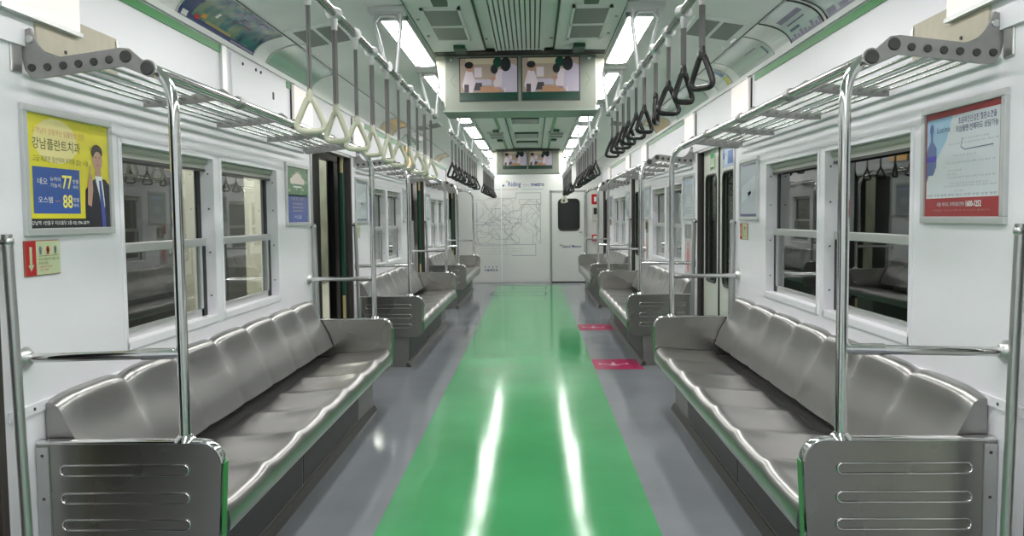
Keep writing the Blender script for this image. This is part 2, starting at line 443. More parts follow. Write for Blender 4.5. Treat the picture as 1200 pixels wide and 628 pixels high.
for di in range(4): closed_door(di)
# left side: the sliding doors stand open, their leaf edges just show in the pockets
def open_door(di):
    a, b = DOORS[di]; r = empty('door_%d' % (di+5), (-1.45, (a+b)/2, 0)); r['kind'] = 'structure'
    for (y0, y1) in ((a+.03, a+.055), (b-.075, b-.03)):
        MB().box(-1.425, -1.468, y0, y1, .0, 1.74, BLACK).build('door_leaf_edge', r)
    MB().box(-1.428, -1.466, b-.165, b-.075, .012, 1.74, PSDK).build('door_leaf_edge', r)
    for (z0, z1, m, l) in ((.64, 1.61, PSDG, 'dark green middle of the edge strip'), (.012, .64, YEL, 'pale yellow lower end of the edge strip'), (1.61, 1.74, YEL, 'pale yellow upper end of the edge strip')):
        MB().box(-1.424, -1.444, b-.172, b-.155, z0, z1, m).build('edge_strip', r, label=l)
    MB().box(-1.38, -1.50, a, b, -.01, .012, SATIN).build('threshold', r)
for di in range(4): open_door(di)
# platform screen doors just outside the left doorways
def screen_door(di, first):
    a, b = DOORS[di]; y = a
    r = empty('platform_screen_door', (-1.58, y, 0))
    X0, X1 = -1.56, -1.62
    mb = MB().box(X0, X1, a-.35, a+.87, -.02, 2.3, PSDK); mb.box(X0, X1, a+.87, b+.6, 1.72, 2.3, PSDK)
    mb.build('fixed_frame', r)
    MB().box(-1.585, -1.592, a+.87, a+1.33, 0, 1.72, CLEAR).build('glass_leaf', r)
    MB().box(X0, X1, a+1.33, a+1.385, 0, 1.72, PSDK).build('leaf_stile', r)
    MB().box(X0-.02, X1, a+1.385, b+.95, 0, 1.72, PSDK).build('fixed_post', r)
    tag(r, 'black platform screen door frame outside the %s open left doorway' % ['', 'nearest visible', 'second visible', 'farthest'][di], 'platform screen door')
for di in (1, 2, 3): screen_door(di, di == 1)
# the platform and the tunnel
struct('platform_floor', MB().box(-4.2, -1.64, -6, 24, -.12, -.04, mat('platform_floor_grey', (.3, .29, .27), .4)))
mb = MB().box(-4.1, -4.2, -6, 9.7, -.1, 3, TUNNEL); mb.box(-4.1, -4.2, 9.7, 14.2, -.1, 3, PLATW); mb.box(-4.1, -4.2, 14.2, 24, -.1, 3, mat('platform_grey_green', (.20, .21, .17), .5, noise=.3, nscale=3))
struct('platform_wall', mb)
mb = MB()
for (a, b) in ((10.9, 11.6), (14.2, 15.0)): mb.box(-3.95, -4.1, a, b, -.1, 3, TUNNEL)
struct('platform_column', mb)
struct('platform_ceiling', MB().box(-4.2, -1.5, -6, 24, 3.0, 3.05, TUNNEL))
struct('tunnel_wall', MB().box(2.3, 2.4, -6, 24, -.5, 3, TUNNEL))

# ------------------------------------------------------------------ bench
def bench(s):
    """seven-place steel bench on side s, first module"""
    r = empty('bench', (s*1.12, (YA+YB)/2, 0))
    n = 7; y0, y1 = YA+.035, YB-.035; L = (y1-y0)/n
    seatp = [(.862,.302),(.848,.312),(.843,.345),(.845,.372),(.853,.390),(.868,.400),(.89,.4035),(.94,.398),(1.0,.390),(1.07,.383),(1.15,.379),(1.205,.380),(1.228,.374),(1.236,.345)]
    def seat_fn(u, v):
        y = y0+(y1-y0)*u; q = (u*n) % 1.0
        if u >= 1: q = 1.
        t = abs(2*q-1); w = t**4
        fi = v*(len(seatp)-1); i = min(int(fi), len(seatp)-2); f = fi-i
        x = seatp[i][0]*(1-f)+seatp[i+1][0]*f; z = seatp[i][1]*(1-f)+seatp[i+1][1]*f
        g = min(1., max(0., (z-.33)/.06)); fr = math.exp(-((x-.86)/.12)**2)
        dz = (-.012*(1-w) + .004*w - (.004 if t > .93 else 0))*g*(1 if x > .9 else .7)
        dx = .007*w*fr*g
        return (s*(x+dx), y, z+dz)
    MB().grid(seat_fn, n*24, (len(seatp)-1)*2, STEEL).build('seat', r)
    mbk = MB()
    bp = [(1.222,.428),(1.226,.44),(1.243,.50),(1.268,.56),(1.292,.61),(1.312,.66),(1.323,.695),(1.332,.715),(1.348,.728),(1.370,.731),(1.388,.726),(1.395,.712)]
    def back_fn(u, v):
        y = y0+(y1-y0)*u; q = (u*n) % 1.0
        if u >= 1: q = 1.
        t = abs(2*q-1); w = t**4
        fi = v*(len(bp)-1); i = min(int(fi), len(bp)-2); f = fi-i
        x = bp[i][0]*(1-f)+bp[i+1][0]*f; z = bp[i][1]*(1-f)+bp[i+1][1]*f
        h = (z-.428)/.30; body = 1 if i < 9 else max(0, 1-(fi-8)/3)
        return (s*min(1.396, x+body*(.018*w*(.45+h) + .014*math.sin(PI*min(1, h))*(1-t*t))), y, z-.024*w*max(0, h)**2)
    mbk.grid(back_fn, n*20, (len(bp)-1)*2, STEEL)
    for yy in (y0, y1):
        pts = [back_fn(0 if yy == y0 else 1, j/22) for j in range(23)] + [(s*1.396, yy, .405)]
        mbk.add(pts, [tuple(range(len(pts)))], STEEL)
    mbk.build('backrest', r)
    # base
    mb = MB().prism([(s*.985, .012), (s*.975, .30), (s*1.395, .30), (s*1.395, 0), (s*.985, 0)], 1, YA+.01, YB-.01, DIM)
    base = mb.build('base', r)
    MB().prism([(s*.981, .045), (s*.9715, .30), (s*.978, .30), (s*.986, .045)], 1, YA+.05, YA+1.28, PERF).build('perforated_cover', base)
    MB().prism([(s*.981, .045), (s*.9715, .30), (s*.978, .30), (s*.986, .045)], 1, YA+1.30, YA+2.50, PERF).build('perforated_cover', base)
    MB().prism([(s*.955, 0), (s*.975, .035), (s*1.0, .035), (s*1.0, 0)], 1, YA, YB, KICK).build('kickplate', base)
    mb = MB().box(s*.90, s*1.39, y0, y1, .335, .352, DIM)
    for q in range(8): mb.box(s*.95, s*1.3, y0+q*(y1-y0-.03)/7, y0+q*(y1-y0-.03)/7+.03, .29, .34, DIM)
    mb.build('seat_support', base)
    # end panels
    out = []
    rr = .062
    def arc(cx, cz, r0, a0, a1, n=8): return [(cx+r0*math.cos(math.radians(a0+(a1-a0)*i/n)), cz+r0*math.sin(math.radians(a0+(a1-a0)*i/n))) for i in range(n+1)]
    # outline for +x side: x from 1.397 (wall) to .845 (aisle)
    outl = [(1.397, .255), (1.397, .597)] + arc(.848+rr, .597-rr, rr, 90, 180) + arc(.862+.05, .255+.05, .05, 180, 270)
    for e, (ya, yb) in enumerate(((YA-.018, YA+.022), (YB-.022, YB+.018))):
        face = ya+.004 if e == 0 else yb-.004
        mb = MB(); poly = [(s*x, z) for x, z in outl]
        if s < 0: pass
        mb.prism(poly, 1, ya+.004, yb-.004, PANEL)
        pn = mb.build('end_panel', r)
        # polished rim along the top and the aisle edge
        rim = outl[1:-9]
        mb = MB()
        ins = []
        for i, (x, z) in enumerate(rim):
            p0 = rim[max(0, i-1)]; p1 = rim[min(len(rim)-1, i+1)]
            tx, tz = p1[0]-p0[0], p1[1]-p0[1]; l = math.hypot(tx, tz); ins.append((x-tz/l*.010, z+tx/l*.010))
        # outward offset of 3 mm, inward 10 mm
        outw = [(2*x-(x+(a-x)*1.0)*1.0, 2*z-z-(b-z)) for (x, z), (a, b) in zip(rim, ins)]
        def side(i, k): return (ins, outw)[k][i]
        N = len(rim); vs = []; fs = []
        cross = [(.35, ya), (1.0, ya+.006), (1.0, yb-.006), (.35, yb), (-.9, yb), (-.9, ya)]
        for i in range(N):
            x, z = rim[i]; nx, nz = outw[i][0]-x, outw[i][1]-z; l = math.hypot(nx, nz) or 1; nx /= l; nz /= l
            for (k, yy) in cross: vs.append((s*(x+nx*.005*k), yy, z+nz*.005*k))
        for i in range(N-1):
            for c in range(6): fs.append((i*6+c, i*6+(c+1) % 6, (i+1)*6+(c+1) % 6, (i+1)*6+c))
        mb.add(vs, fs, CHROME, True); mb.build('rim', pn)
        MB().prism([(s*.8395, .535), (s*.8425, .535), (s*.8555, .285), (s*.8525, .285)], 1, ya+.003, yb-.003, GREENT).build('edge_strip', pn, label='green strip on the aisle edge')
        # pressed grooves: raised rims of long slots
        for gz in (.514, .430, .350):
            ring = [(s*p[0], face+(-.003 if e == 0 else .003), p[1]) for p in rrect(.945, 1.328, gz-.0155, gz+.0155, .0154)]
            MB().tube(ring, .0032, CHROME, 6, closed=True).build('pressed_slot', pn)
        mb = MB().box(s*1.36, s*1.397, (ya-.002 if e == 0 else yb-.004), (ya+.006 if e == 0 else yb+.002), .26, .585, SATIN)
        for zz in (.30, .43, .56): mb.tube([(s*1.378, ya-.003 if e == 0 else yb+.003, zz), (s*1.378, ya if e == 0 else yb, zz)], .005, DARKG, 8)
        mb.build('wall_flange', pn)
    return r
BGRP = 'steel seven-place benches along both side walls'
for s in (-1, 1):
    b0 = bench(s)
    for k in range(3):
        o = b0 if k == 0 else copy_tree(b0, (b0.location.x, b0.location.y+M*k, 0))
        tag(o, '%s stainless steel bench with scalloped seats along the %s wall' % (POS[k], SIDE[s]), 'bench', BGRP)

# ------------------------------------------------------------------ luggage racks
def bez(p0, p1, p2, p3, n=10):
    out = []
    for i in range(n+1):
        t = i/n; out.append(tuple((1-t)**3*p0[j]+3*t*(1-t)**2*p1[j]+3*t*t*(1-t)*p2[j]+t**3*p3[j] for j in range(3)))
    return out
def bez2(p0, p1, p2, n=8): return [tuple((1-t)**2*p0[j]+2*t*(1-t)*p1[j]+t*t*p2[j] for j in range(2)) for t in [i/n for i in range(n+1)]]
HOLES = [1.371, 1.325, 1.279, 1.234, 1.189, 1.144]
HZ = [1.694, 1.695, 1.699, 1.703, 1.708, 1.713]
def rack(s):
    r = empty('luggage_rack', (s*1.2, YA, 1.64))
    ys = [YA+.01 + i*(YB-YA-.03)/4 for i in range(5)]
    top = bez2((1.372, 1.808), (1.352, 1.735), (1.300, 1.722), 8)
    nose = [(1.034+.025*math.cos(math.radians(a)), 1.688+.025*math.sin(math.radians(a))) for a in range(60, 271, 30)]
    shape = [(1.398, 1.80)] + top + [(1.20, 1.735), (1.112, 1.747), (1.085, 1.744)] + nose + [(1.105, 1.694), (1.19, 1.684), (1.34, 1.664), (1.375, 1.664), (1.392, 1.69), (1.398, 1.72)]
    for i, y in enumerate(ys):
        w = .010 if i in (0, 4) else .008
        sh = shape if i in (0, 4) else [(1.392, 1.712), (1.20, 1.722), (1.112, 1.738), (1.085, 1.740)] + nose + [(1.105, 1.700), (1.19, 1.688), (1.34, 1.676), (1.392, 1.676)]
        bk = MB().prism([(s*x, z) for x, z in sh], 1, y-w/2, y+w/2, CASTG).build('bracket', r, bevel=.002)
        if i in (0, 4):
            e = -1 if i == 0 else 1
            MB().box(s*1.393, s*1.401, y+e*.012, y+e*.062, 1.675, 1.815, SATIN).build('wall_plate', bk, bevel=.004)
            for (x, z, rad, m) in [(hx, hz, .0118, DARKG) for hx, hz in zip(HOLES, HZ)] + [(1.096, 1.722, .0185, DARKG), (1.034, 1.688, .021, DARKG), (1.375, 1.775, .012, SATIN)]:
                MB().tube([(s*x, y+e*w/2, z), (s*x, y+e*(w/2+.005), z)], [rad, rad*.85], m, 14).build('cap', bk)
        else:
            MB().tube([(s*1.03, y-.025, 1.688), (s*1.03, y+.025, 1.688)], .021, CASTG, 16).build('collar', bk)
    for x, z in zip(HOLES, HZ):
        MB().tube([(s*x, ys[0], z), (s*x, ys[-1], z)], .0062, CHROME, 8).build('rod', r)
    MB().tube([(s*1.096, ys[0], 1.722), (s*1.096, ys[-1], 1.722)], .0105, CHROME, 12).build('rod', r)
    MB().tube([(s*1.03, ys[0]+.004, 1.688), (s*1.03, ys[-1]-.004, 1.688)], .0165, CHROME, 16).build('front_tube', r)
    return r
for s in (-1, 1):
    r0 = rack(s)
    for k in range(3):
        o = r0 if k == 0 else copy_tree(r0, (r0.location.x, r0.location.y+M*k, r0.location.z))
        tag(o, 'tubular steel luggage rack above the %s bench on the %s side' % (POS[k], SIDE[s]), 'luggage rack', 'luggage racks above the benches')

# ------------------------------------------------------------------ grab poles and door handrails
def pole(s, e):
    y = YA+.004 if e == 0 else YB-.004
    yr = YA+.014 if e == 0 else YB-.024
    r = empty('grab_pole', (s*.96, y, .597))
    dy = (yr-y)
    path = [(s*.96, y, .60), (s*.96, y, 1.0), (s*.96, y, 1.53)] + bez((s*.96, y, 1.56), (s*.962, y, 1.62), (s*.985, yr+(.015 if e == 0 else -.015), 1.665), (s*1.030, yr+(.024 if e == 0 else -.024), 1.686), 8)
    MB().tube(path, .0165, CHROME, 16).build('pole', r)
    ye = y-.055 if e == 0 else y+.045
    MB().tube([(s*.96, y, .858), (s*1.385, ye, .856)], .0135, CHROME, 14).build('crossbar', r)
    MB().tube([(s*.985, y, .858), (s*1.075, y+(ye-y)*.25, .858)], .0165, CHROME, 14).build('tee_joint', r)
    MB().tube([(s*1.376, ye, .856), (s*1.392, ye, .856), (s*1.40, ye, .856)], [.018, .034, .034], SATIN, 16).build('wall_flange', r)
    MB().tube([(s*.96, y, .598), (s*.96, y, .606), (s*.96, y, .616)], [.034, .030, .019], CHROME, 18).build('base_ring', r)
    return r
for s in (-1, 1):
    for e in (0, 1):
        p0 = pole(s, e)
        for k in range(3):
            o = p0 if k == 0 else copy_tree(p0, (p0.location.x, p0.location.y+M*k, p0.location.z))
            tag(o, 'curved steel grab pole with crossbar on the %s end of the %s bench, %s side' % (['near', 'far'][e], POS[k], SIDE[s]), 'grab pole', 'steel grab poles on the bench ends')
def handrail(s, e):
    y = 2.268 if e == 0 else 5.497
    yj = y-.035 if e == 0 else y+.035
    r = empty('door_handrail', (s*1.352, y, .15))
    MB().tube([(s*1.375, y, 1.215), (s*1.365, y, .80), (s*1.352, y, .14)], .0145, SATIN, 14).build('rail', r)
    for z, x in ((1.195, 1.372), (.17, 1.353)):
        mb = MB().tube([(s*x, y, z), (s*1.39, yj+(.01 if e == 0 else -.01), z), (s*1.402, yj+(.012 if e == 0 else -.012), z)], .008, DARKG, 10)
        mb.ball((s*x, y, z), .0165, SATIN); mb.build('bracket', r)
    return r
for s in (-1, 1):
    for e in (0, 1):
        p0 = handrail(s, e)
        for k in range(3):
            o = p0 if k == 0 else copy_tree(p0, (p0.location.x, p0.location.y+M*k, p0.location.z))
            tag(o, 'vertical door handrail at the %s end of the %s bench, %s side' % (['near', 'far'][e], POS[k], SIDE[s]), 'handrail', 'vertical handrails beside the doors')

# ------------------------------------------------------------------ ceiling lights
def light():
    r = empty('ceiling_light', (.636, 4.35, 2.262))
    y0, y1 = 4.37, 5.65
    mb = MB()
    mb.box(.560, .572, y0-.02, y1+.02, 2.262, 2.30, ALU); mb.box(.700, .712, y0-.02, y1+.02, 2.262, 2.30, ALU)
    mb.box(.560, .712, y0-.02, y0, 2.262, 2.30, ALU); mb.box(.560, .712, y1, y1+.02, 2.262, 2.30, ALU)
    mb.build('frame', r, bevel=.002)
    poly = [(.573, 2.272), (.59, 2.262), (.636, 2.258), (.682, 2.262), (.699, 2.272), (.699, 2.29), (.573, 2.29)]
    MB().prism(poly, 1, y0+.001, y1-.001, LAMP).build('diffuser', r)
    return r
l0 = light(); LP = 1.70; first = True
for s in (-1, 1):
    for k in range(-5, 7):
        loc = (s*.636, 4.35+LP*k-(.07 if k < 0 else 0), 2.262)
        if first: o = l0; o.location = loc; first = False
        else: o = copy_tree(l0, loc)
        if k >= 0: lab = '%s fluorescent ceiling light from the camera end, %s row' % (ORD[k], SIDE[s])
        else: lab = 'fluorescent ceiling light out of view behind the viewer, %s row, %s back' % (SIDE[s], ORD[-k-1])
        tag(o, lab, 'ceiling light', 'fluorescent lights in two ceiling rows')

# ------------------------------------------------------------------ overhead rails and strap handles
RX, RZ = .605, 1.955
def hanger(mb, s, y):
    for (xa, ya, xb, yb) in ((.572, y+.02, RX-.004, y+.02), (.70, y+.02, RX+.004, y-.20)):
        mb.tube([(s*xa, ya, 2.265), (s*xa, ya, 2.20)] + [(s*(xa+(xb-xa)*t), ya+(yb-ya)*t, 2.20-(2.20-RZ)*t) for t in (.3, .6, 1)], .010, HANG, 10)
    mb.tube([(s*.572, y+.02, 2.205), (s*.60, y+.02, 2.245), (s*.672, y+.02, 2.245), (s*.70, y+.02, 2.205)], .008, HANG, 8)
    mb.box(s*.545, s*.727, y-.03, y+.07, 2.258, 2.285, ALU)
def overhead(s, k):
    y0, y1 = (2.30, 5.88) if k == 0 else (2.44+M*k, 5.80+M*k)
    r = empty('overhead_rail', (s*RX, y0, RZ))
    MB().tube([(s*RX, y0, RZ), (s*RX, y1, RZ)], .0155, RAILM, 14).build('rail_tube', r)
    gaps = [4.35+LP*j-.18 for j in range(-2, 9)]
    hs = [g for g in gaps if y0-.15 < g < y1+.15] or [y0+.3]
    for g in hs: mb = MB(); hanger(mb, s, min(g, y1+.02)); mb.build('hanger', r)
    mb = MB().ball((s*RX, y1, RZ), .021, CHROME); mb.ball((s*RX, y0, RZ), .021, CHROME); mb.build('end_cap', r)
    tag(r, 'steel overhead rail holding strap handles above the %s bench, %s of the aisle' % (POS[k], SIDE[s]), 'overhead rail', 'overhead strap rails')
for s in (-1, 1):
    for k in range(3): overhead(s, k)
def handle(colour, drop, mtr):
    """drop = height of the triangle's lower edge below the rail axis"""
    r = empty('strap_handle', (0, 0, RZ))
    mb = MB()
    mb.tube([(0, -.020, RZ), (0, .020, RZ)], .0225, HANG, 14); mb.build('rail_clamp', r)
    mb = MB().tube([(0, 0, RZ-.018), (0, 0, RZ-.058)], [.013, .010], SATIN, 10); mb.build('swivel', r)
    zt = RZ-drop+.125
    mb = MB()
    for q in (-1, 1):
        mb.box(q*.0035-.0028, q*.0035+.0028, -.0085, .0085, zt-.012, RZ-.05, STRAP)
    mb.build('strap', r, bevel=.001)
    # rounded triangle ring
    P = [(-.0, .128), (-.051, .010), (.051, .010)]; pts = []
    rad = [.016, .016, .016]
    import itertools
    for i in range(3):
        p = Vector((P[i][0], P[i][1])); a = Vector(P[i-1])-p; b = Vector(P[(i+1) % 3])-p
        a.normalize(); b.normalize(); c = .034
        q0 = p+a*c; q2 = p+b*c
        for j in range(6):
            t = j/5; w = q0*(1-t)**2+p*2*t*(1-t)+q2*t*t; pts.append((w.x, 0, RZ-drop+w.y))
    mb = MB().tube(pts, .0098, mtr, 10, closed=True)
    mb.tube([(0, 0, zt-.026), (0, 0, zt-.006), (0, 0, zt+.014)], [.010, .0125, .009], mtr, 10)
    mb.build('grip', r)
    return r
L0 = handle('cream', RZ-1.507, CREAM); R0 = handle('black', RZ-1.632, BLKPL); B0 = handle('black', RZ-1.580, BLKPL); C0 = handle('cream', RZ-1.475, CREAM)
USED = set()
def put_handle(proto, s, y, yaw, lab, grp):
    loc = (s*RX, y, RZ)
    if proto.name not in USED: o = proto; USED.add(proto.name); o.location = loc
    else: o = copy_tree(proto, loc)
    o.rotation_euler = (0, 0, math.radians(yaw)); tag(o, lab, 'strap handle', grp)
YL = [2.573, 2.914, 3.254, 3.580, 3.946, 4.276, 4.633, 4.963, 5.300, 5.63]
YR = [2.653, 2.974, 3.299, 3.636, 4.007, 4.318, 4.656, 4.930, 5.270, 5.62]
ya_l = [8, -18, 20, -28, 68, 12, -48, 20, -60, 30]
ya_r = [-50, 33, 8, 70, 25, -15, 30, -20, 15, 5]
for i in range(10):
    put_handle(L0, -1, YL[i], ya_l[i], 'cream triangular strap handle, %s from the viewer on the left rail' % ORD[i], 'cream strap handles on the near left rail')
    put_handle(R0, 1, YR[i], ya_r[i], 'black triangular strap handle, %s from the viewer on the near right rail' % ORD[i], 'black strap handles on the near right rail')
for k in (1, 2):
    for s in (-1, 1):
        for i in range(10):
            y = 2.58+.335*i+M*k
            if k == 2 and s == 1 and i >= 7:
                put_handle(C0, s, y, random.choice((-25, 10, 30)), 'cream low-hanging strap handle near the end door, %s of the last three' % ORD[i-7], 'cream strap handles by the end door')
            else:
                put_handle(B0, s, y, random.uniform(-45, 45), 'black strap handle, %s from the viewer on the %s rail, %s side' % (ORD[i], POS[k], SIDE[s]), 'black strap handles on the %s rail' % POS[k])

# ------------------------------------------------------------------ screens
def chevron(sh, x, z, d, m): sh.line([(x+d*.014, z+.04), (x-d*.014, z), (x+d*.014, z-.04)], .006, m, 1)
SC = {n: flat('screen_'+n, c, .2, emis=e) for n, c, e in [
    ('wall', (.26, .21, .17), .35), ('white', (.42, .36, .40), .42), ('hair', (.02, .02, .025), .1), ('skin', (.30, .17, .13), .35),
    ('table', (.32, .17, .10), .35), ('band', (.005, .035, .022), .3), ('dark', (.06, .05, .06), .2), ('lilac', (.33, .29, .36), .4), ('top', (.34, .30, .21), .4)]}
def screen_picture(sh, a, w, h):
    """kitchen scene with cooks in white over a dark green band"""
    X = lambda u: a+u*w
    Z = lambda v: v*h
    def R(u0, u1, v0, v1, m, l): sh.rect(X(u0), X(u1), Z(v0), Z(v1), m, l)
    R(0, 1, 0, 1, SC['wall'], 1); R(0, 1, 0, .185, SC['band'], 3); R(.1, .85, .86, 1, SC['top'], 2); R(.25, .38, .55, .78, SC['white'], 2)
    R(.22, .55, .36, .50, SC['lilac'], 2); R(.2, .38, .24, .42, SC['dark'], 3); R(.35, .72, .19, .32, SC['table'], 4)
    sh.poly([(X(.03), Z(.36)), (X(.10), Z(.70)), (X(.20), Z(.72)), (X(.27), Z(.42)), (X(.22), Z(.19)), (X(.08), Z(.19))], SC['white'], 4)
    sh.ell(X(.17), Z(.80), .03, .033, SC['skin'], 5); sh.ell(X(.155), Z(.84), .028, .022, SC['hair'], 6); R(.07, .15, .19, .38, SC['dark'], 5)
    sh.poly([(X(.58), Z(.40)), (X(.66), Z(.74)), (X(.78), Z(.72)), (X(.80), Z(.30)), (X(.62), Z(.24))], SC['white'], 4)
    sh.poly([(X(.72), Z(.28)), (X(.74), Z(.66)), (X(.90), Z(.88)), (X(1), Z(.80)), (X(1), Z(.19)), (X(.80), Z(.19))], SC['lilac'], 5)
    sh.ell(X(.60), Z(.74), .024, .030, SC['hair'], 5); sh.ell(X(.66), Z(.90), .030, .032, SC['band'], 6); sh.ell(X(.80), Z(.85), .034, .045, SC['hair'], 7)
    sh.ell(X(.57), Z(.52), .02, .012, SC['skin'], 6); R(.77, .80, .19, .30, SC['white'], 6)
def tv(Y0, which):
    r = empty('ceiling_display', (0, Y0+.2, 1.935))
    mb = MB().box(-.487, .487, Y0, Y0+.36, 1.935, 2.300, TVG)
    mb.build('housing', r, bevel=.006)
    for s in (-1, 1):
        mb = MB().prism([(s*.486, 2.300), (s*.548, 2.300), (s*.540, 2.22), (s*.486, 1.94)], 1, Y0+.012, Y0+.35, mat('tv_side_lit_cream', (.72, .70, .58), .4)); mb.build('side_cheek', r)  # pale cream cheek: light from the neighbouring ceiling row put into the colour
        mb = MB().tube([(s*.444, Y0, 2.262), (s*.444, Y0-.008, 2.262)], [.013, .011], CHROME, 14); mb.build('lock', r)
    MB().box(-.50, .50, Y0-.006, Y0+.365, 1.930, 1.940, mat('tv_lip_green', (.28, .33, .29), .4)).build('lower_lip', r)
    for (a, b) in ((-.387, -.020), (.014, .379)):
        bz = MB().box(a-.007, b+.007, Y0-.003, Y0+.002, 1.995, 2.277, DARKG).build('bezel', r)
        sh = Sheet((a, Y0-.0034, 2.002), (1,0,0), (0,0,1)); screen_picture(sh, 0, b-a, .268)
        sh.mb.build('screen', bz, label='lit screen showing cooks in white in a kitchen')
    sh = Sheet((0, Y0-.0004, 2.13), (1,0,0), (0,0,1)); cm = flat('chevron', (.20, .23, .15), .4)
    chevron(sh, -.435, 0, 1, cm); chevron(sh, .435, 0, -1, cm); sh.mb.build('chevron_mark', r)
    tag(r, '%s twin-screen ceiling display box spanning the aisle' % which, 'display screen', 'twin-screen ceiling displays')
tv(5.46, 'nearer'); tv(13.20, 'farther')
struct('trim_40', MB().box(-.54, .54, 5.34, 5.455, 2.287, 2.298, BLACK))  # black strip paints the shadow on the ceiling in front of the display
struct('trim_41', MB().box(-.50, .50, 13.0, 13.195, 2.287, 2.298, BLACK))  # same painted ceiling shadow ahead of the farther display

# ------------------------------------------------------------------ ceiling vents
def slat_vent(y0, y1, n, lab):
    r = empty('ceiling_vent', (0, y0, 2.30))
    mb = MB(); w = .285/n
    for i in range(n): mb.box(-.1425+i*w+w*.30, -.1425+(i+1)*w, y0, y1, 2.292, 2.308, CEIL)
    mb.build('slats', r); MB().box(-.150, .150, y0-.01, y1+.01, 2.305, 2.3095, BLACK).build('backing', r)
    mb = MB()
    for s in (-1, 1): mb.box(s*.1425, s*.153, y0-.01, y1+.01, 2.290, 2.309, CEIL)
    mb.build('frame', r); tag(r, lab, 'vent')
slat_vent(1.5, 5.33, 11, 'long slatted air outlet along the middle of the ceiling in front of the nearer display')
slat_vent(-4.5, 1.4, 11, 'long slatted air outlet along the ceiling behind the viewer')
GR = mat('vent_mesh_grey', (.20, .21, .20), .5, noise=.25, nscale=400)
def square_vent(s, y, k):
    r = empty('ceiling_grille', (s*.38, y, 2.28))
    mb = MB()
    for (a, b) in ((y+.02, y+.36), (y+.40, y+.72)): mb.box(s*.295, s*.465, a, b, 2.283, 2.2875, GR)
    mb.build('mesh', r)
    mb = MB().box(s*.280, s*.482, y, y+.02, 2.280, 2.296, CEIL); mb.box(s*.280, s*.482, y+.72, y+.76, 2.280, 2.296, CEIL); mb.box(s*.280, s*.482, y+.36, y+.40, 2.280, 2.296, CEIL)
    mb.box(s*.280, s*.295, y, y+.76, 2.280, 2.296, CEIL); mb.box(s*.465, s*.482, y, y+.76, 2.280, 2.296, CEIL)
    mb.build('frame', r)
    MB().box(s*.33, s*.40, y+.92, y+1.10, 2.270, 2.292, mat('dark_green_plastic', (.01, .07, .035), .4)).build('sensor_block', r)
    MB().box(s*.33, s*.40, y-.28, y-.10, 2.270, 2.292, mat('dark_green_plastic', (.01, .07, .035), .4)).build('sensor_block', r)
    tag(r, 'grey mesh grille with green blocks in the %s ceiling panel, %s' % (SIDE[s], k), 'vent', 'mesh grilles beside the ceiling middle')
for s in (-1, 1):
    square_vent(s, 4.22, 'before the nearer display'); square_vent(s, 7.3, 'just past the nearer display'); square_vent(s, 10.4, 'midway between the displays')
    mb = MB().box(s*.30, s*.335, 8.6, 10.0, 2.289, 2.294, GREENT); mb.box(s*.30, s*.335, 11.4, 12.9, 2.289, 2.294, GREENT)
    struct('trim_%d' % (43 if s > 0 else 42), mb)
for i, (a, b) in enumerate(((6.7, 7.6), (9.0, 9.5), (10.6, 11.2), (11.8, 12.1))):
    r = empty('ceiling_fan_outlet', (0, a, 2.30))
    MB().box(-.15, .15, a, b, 2.290, 2.309, mat('outlet_dark_green', (.05, .07, .06), .4)).build('cover', r)
    mb = MB()
    for q in range(5): mb.box(-.14, .14, a+(b-a)*(q+.3)/5, a+(b-a)*(q+.6)/5, 2.284, 2.291, CEIL)
    mb.build('slats', r); tag(r, 'dark fan outlet in the ceiling middle past the nearer display, %s of four' % ORD[i], 'vent')
def speaker_grille(s, y, k):
    r = empty('speaker_grille', (s*1.06, y, 2.20))
    sl = (2.28-2.205)/(1.20-.74)
    def zc(x): return 2.205+(1.20-x)*sl
    def slab(x0, x1, y0, y1, d0, d1, m):
        mb = MB(); vs = [(s*x, yy, zc(x)-d) for x in (x0, x1) for yy in (y0, y1) for d in (d0, d1)]
        return mb.add(vs, [(0,1,3,2),(4,6,7,5),(0,4,5,1),(2,3,7,6),(0,2,6,4),(1,5,7,3)], m)
    slab(.90, 1.19, y, y+.46, -.002, .010, CEIL).build('plate', r, bevel=.002)
    slab(.92, 1.03, y+.04, y+.40, .010, .012, GR).build('mesh', r); slab(1.05, 1.15, y+.04, y+.40, .010, .012, GR).build('mesh', r)
    slab(1.165, 1.18, y+.30, y+.42, .010, .016, CHROME).build('latch', r)
    tag(r, 'flat grey ceiling speaker grille above the %s, %s side' % (k, SIDE[s]), 'speaker grille', 'ceiling speaker grilles')
for s in (-1, 1):
    speaker_grille(s, 4.29, 'nearest bench'); speaker_grille(s, 4.29+M, 'middle bench')
mb = MB()
for s in (-1, 1):
    for (x, y) in ((.52, 4.45), (.515, 4.85), (.19, 4.95), (.5, 3.9), (1.175, 4.9)):
        z = 2.29 if x < .6 else 2.205
        mb.tube([(s*x, y, z), (s*x, y, z-.008)], .009, SATIN, 8)
struct('trim_44', mb)

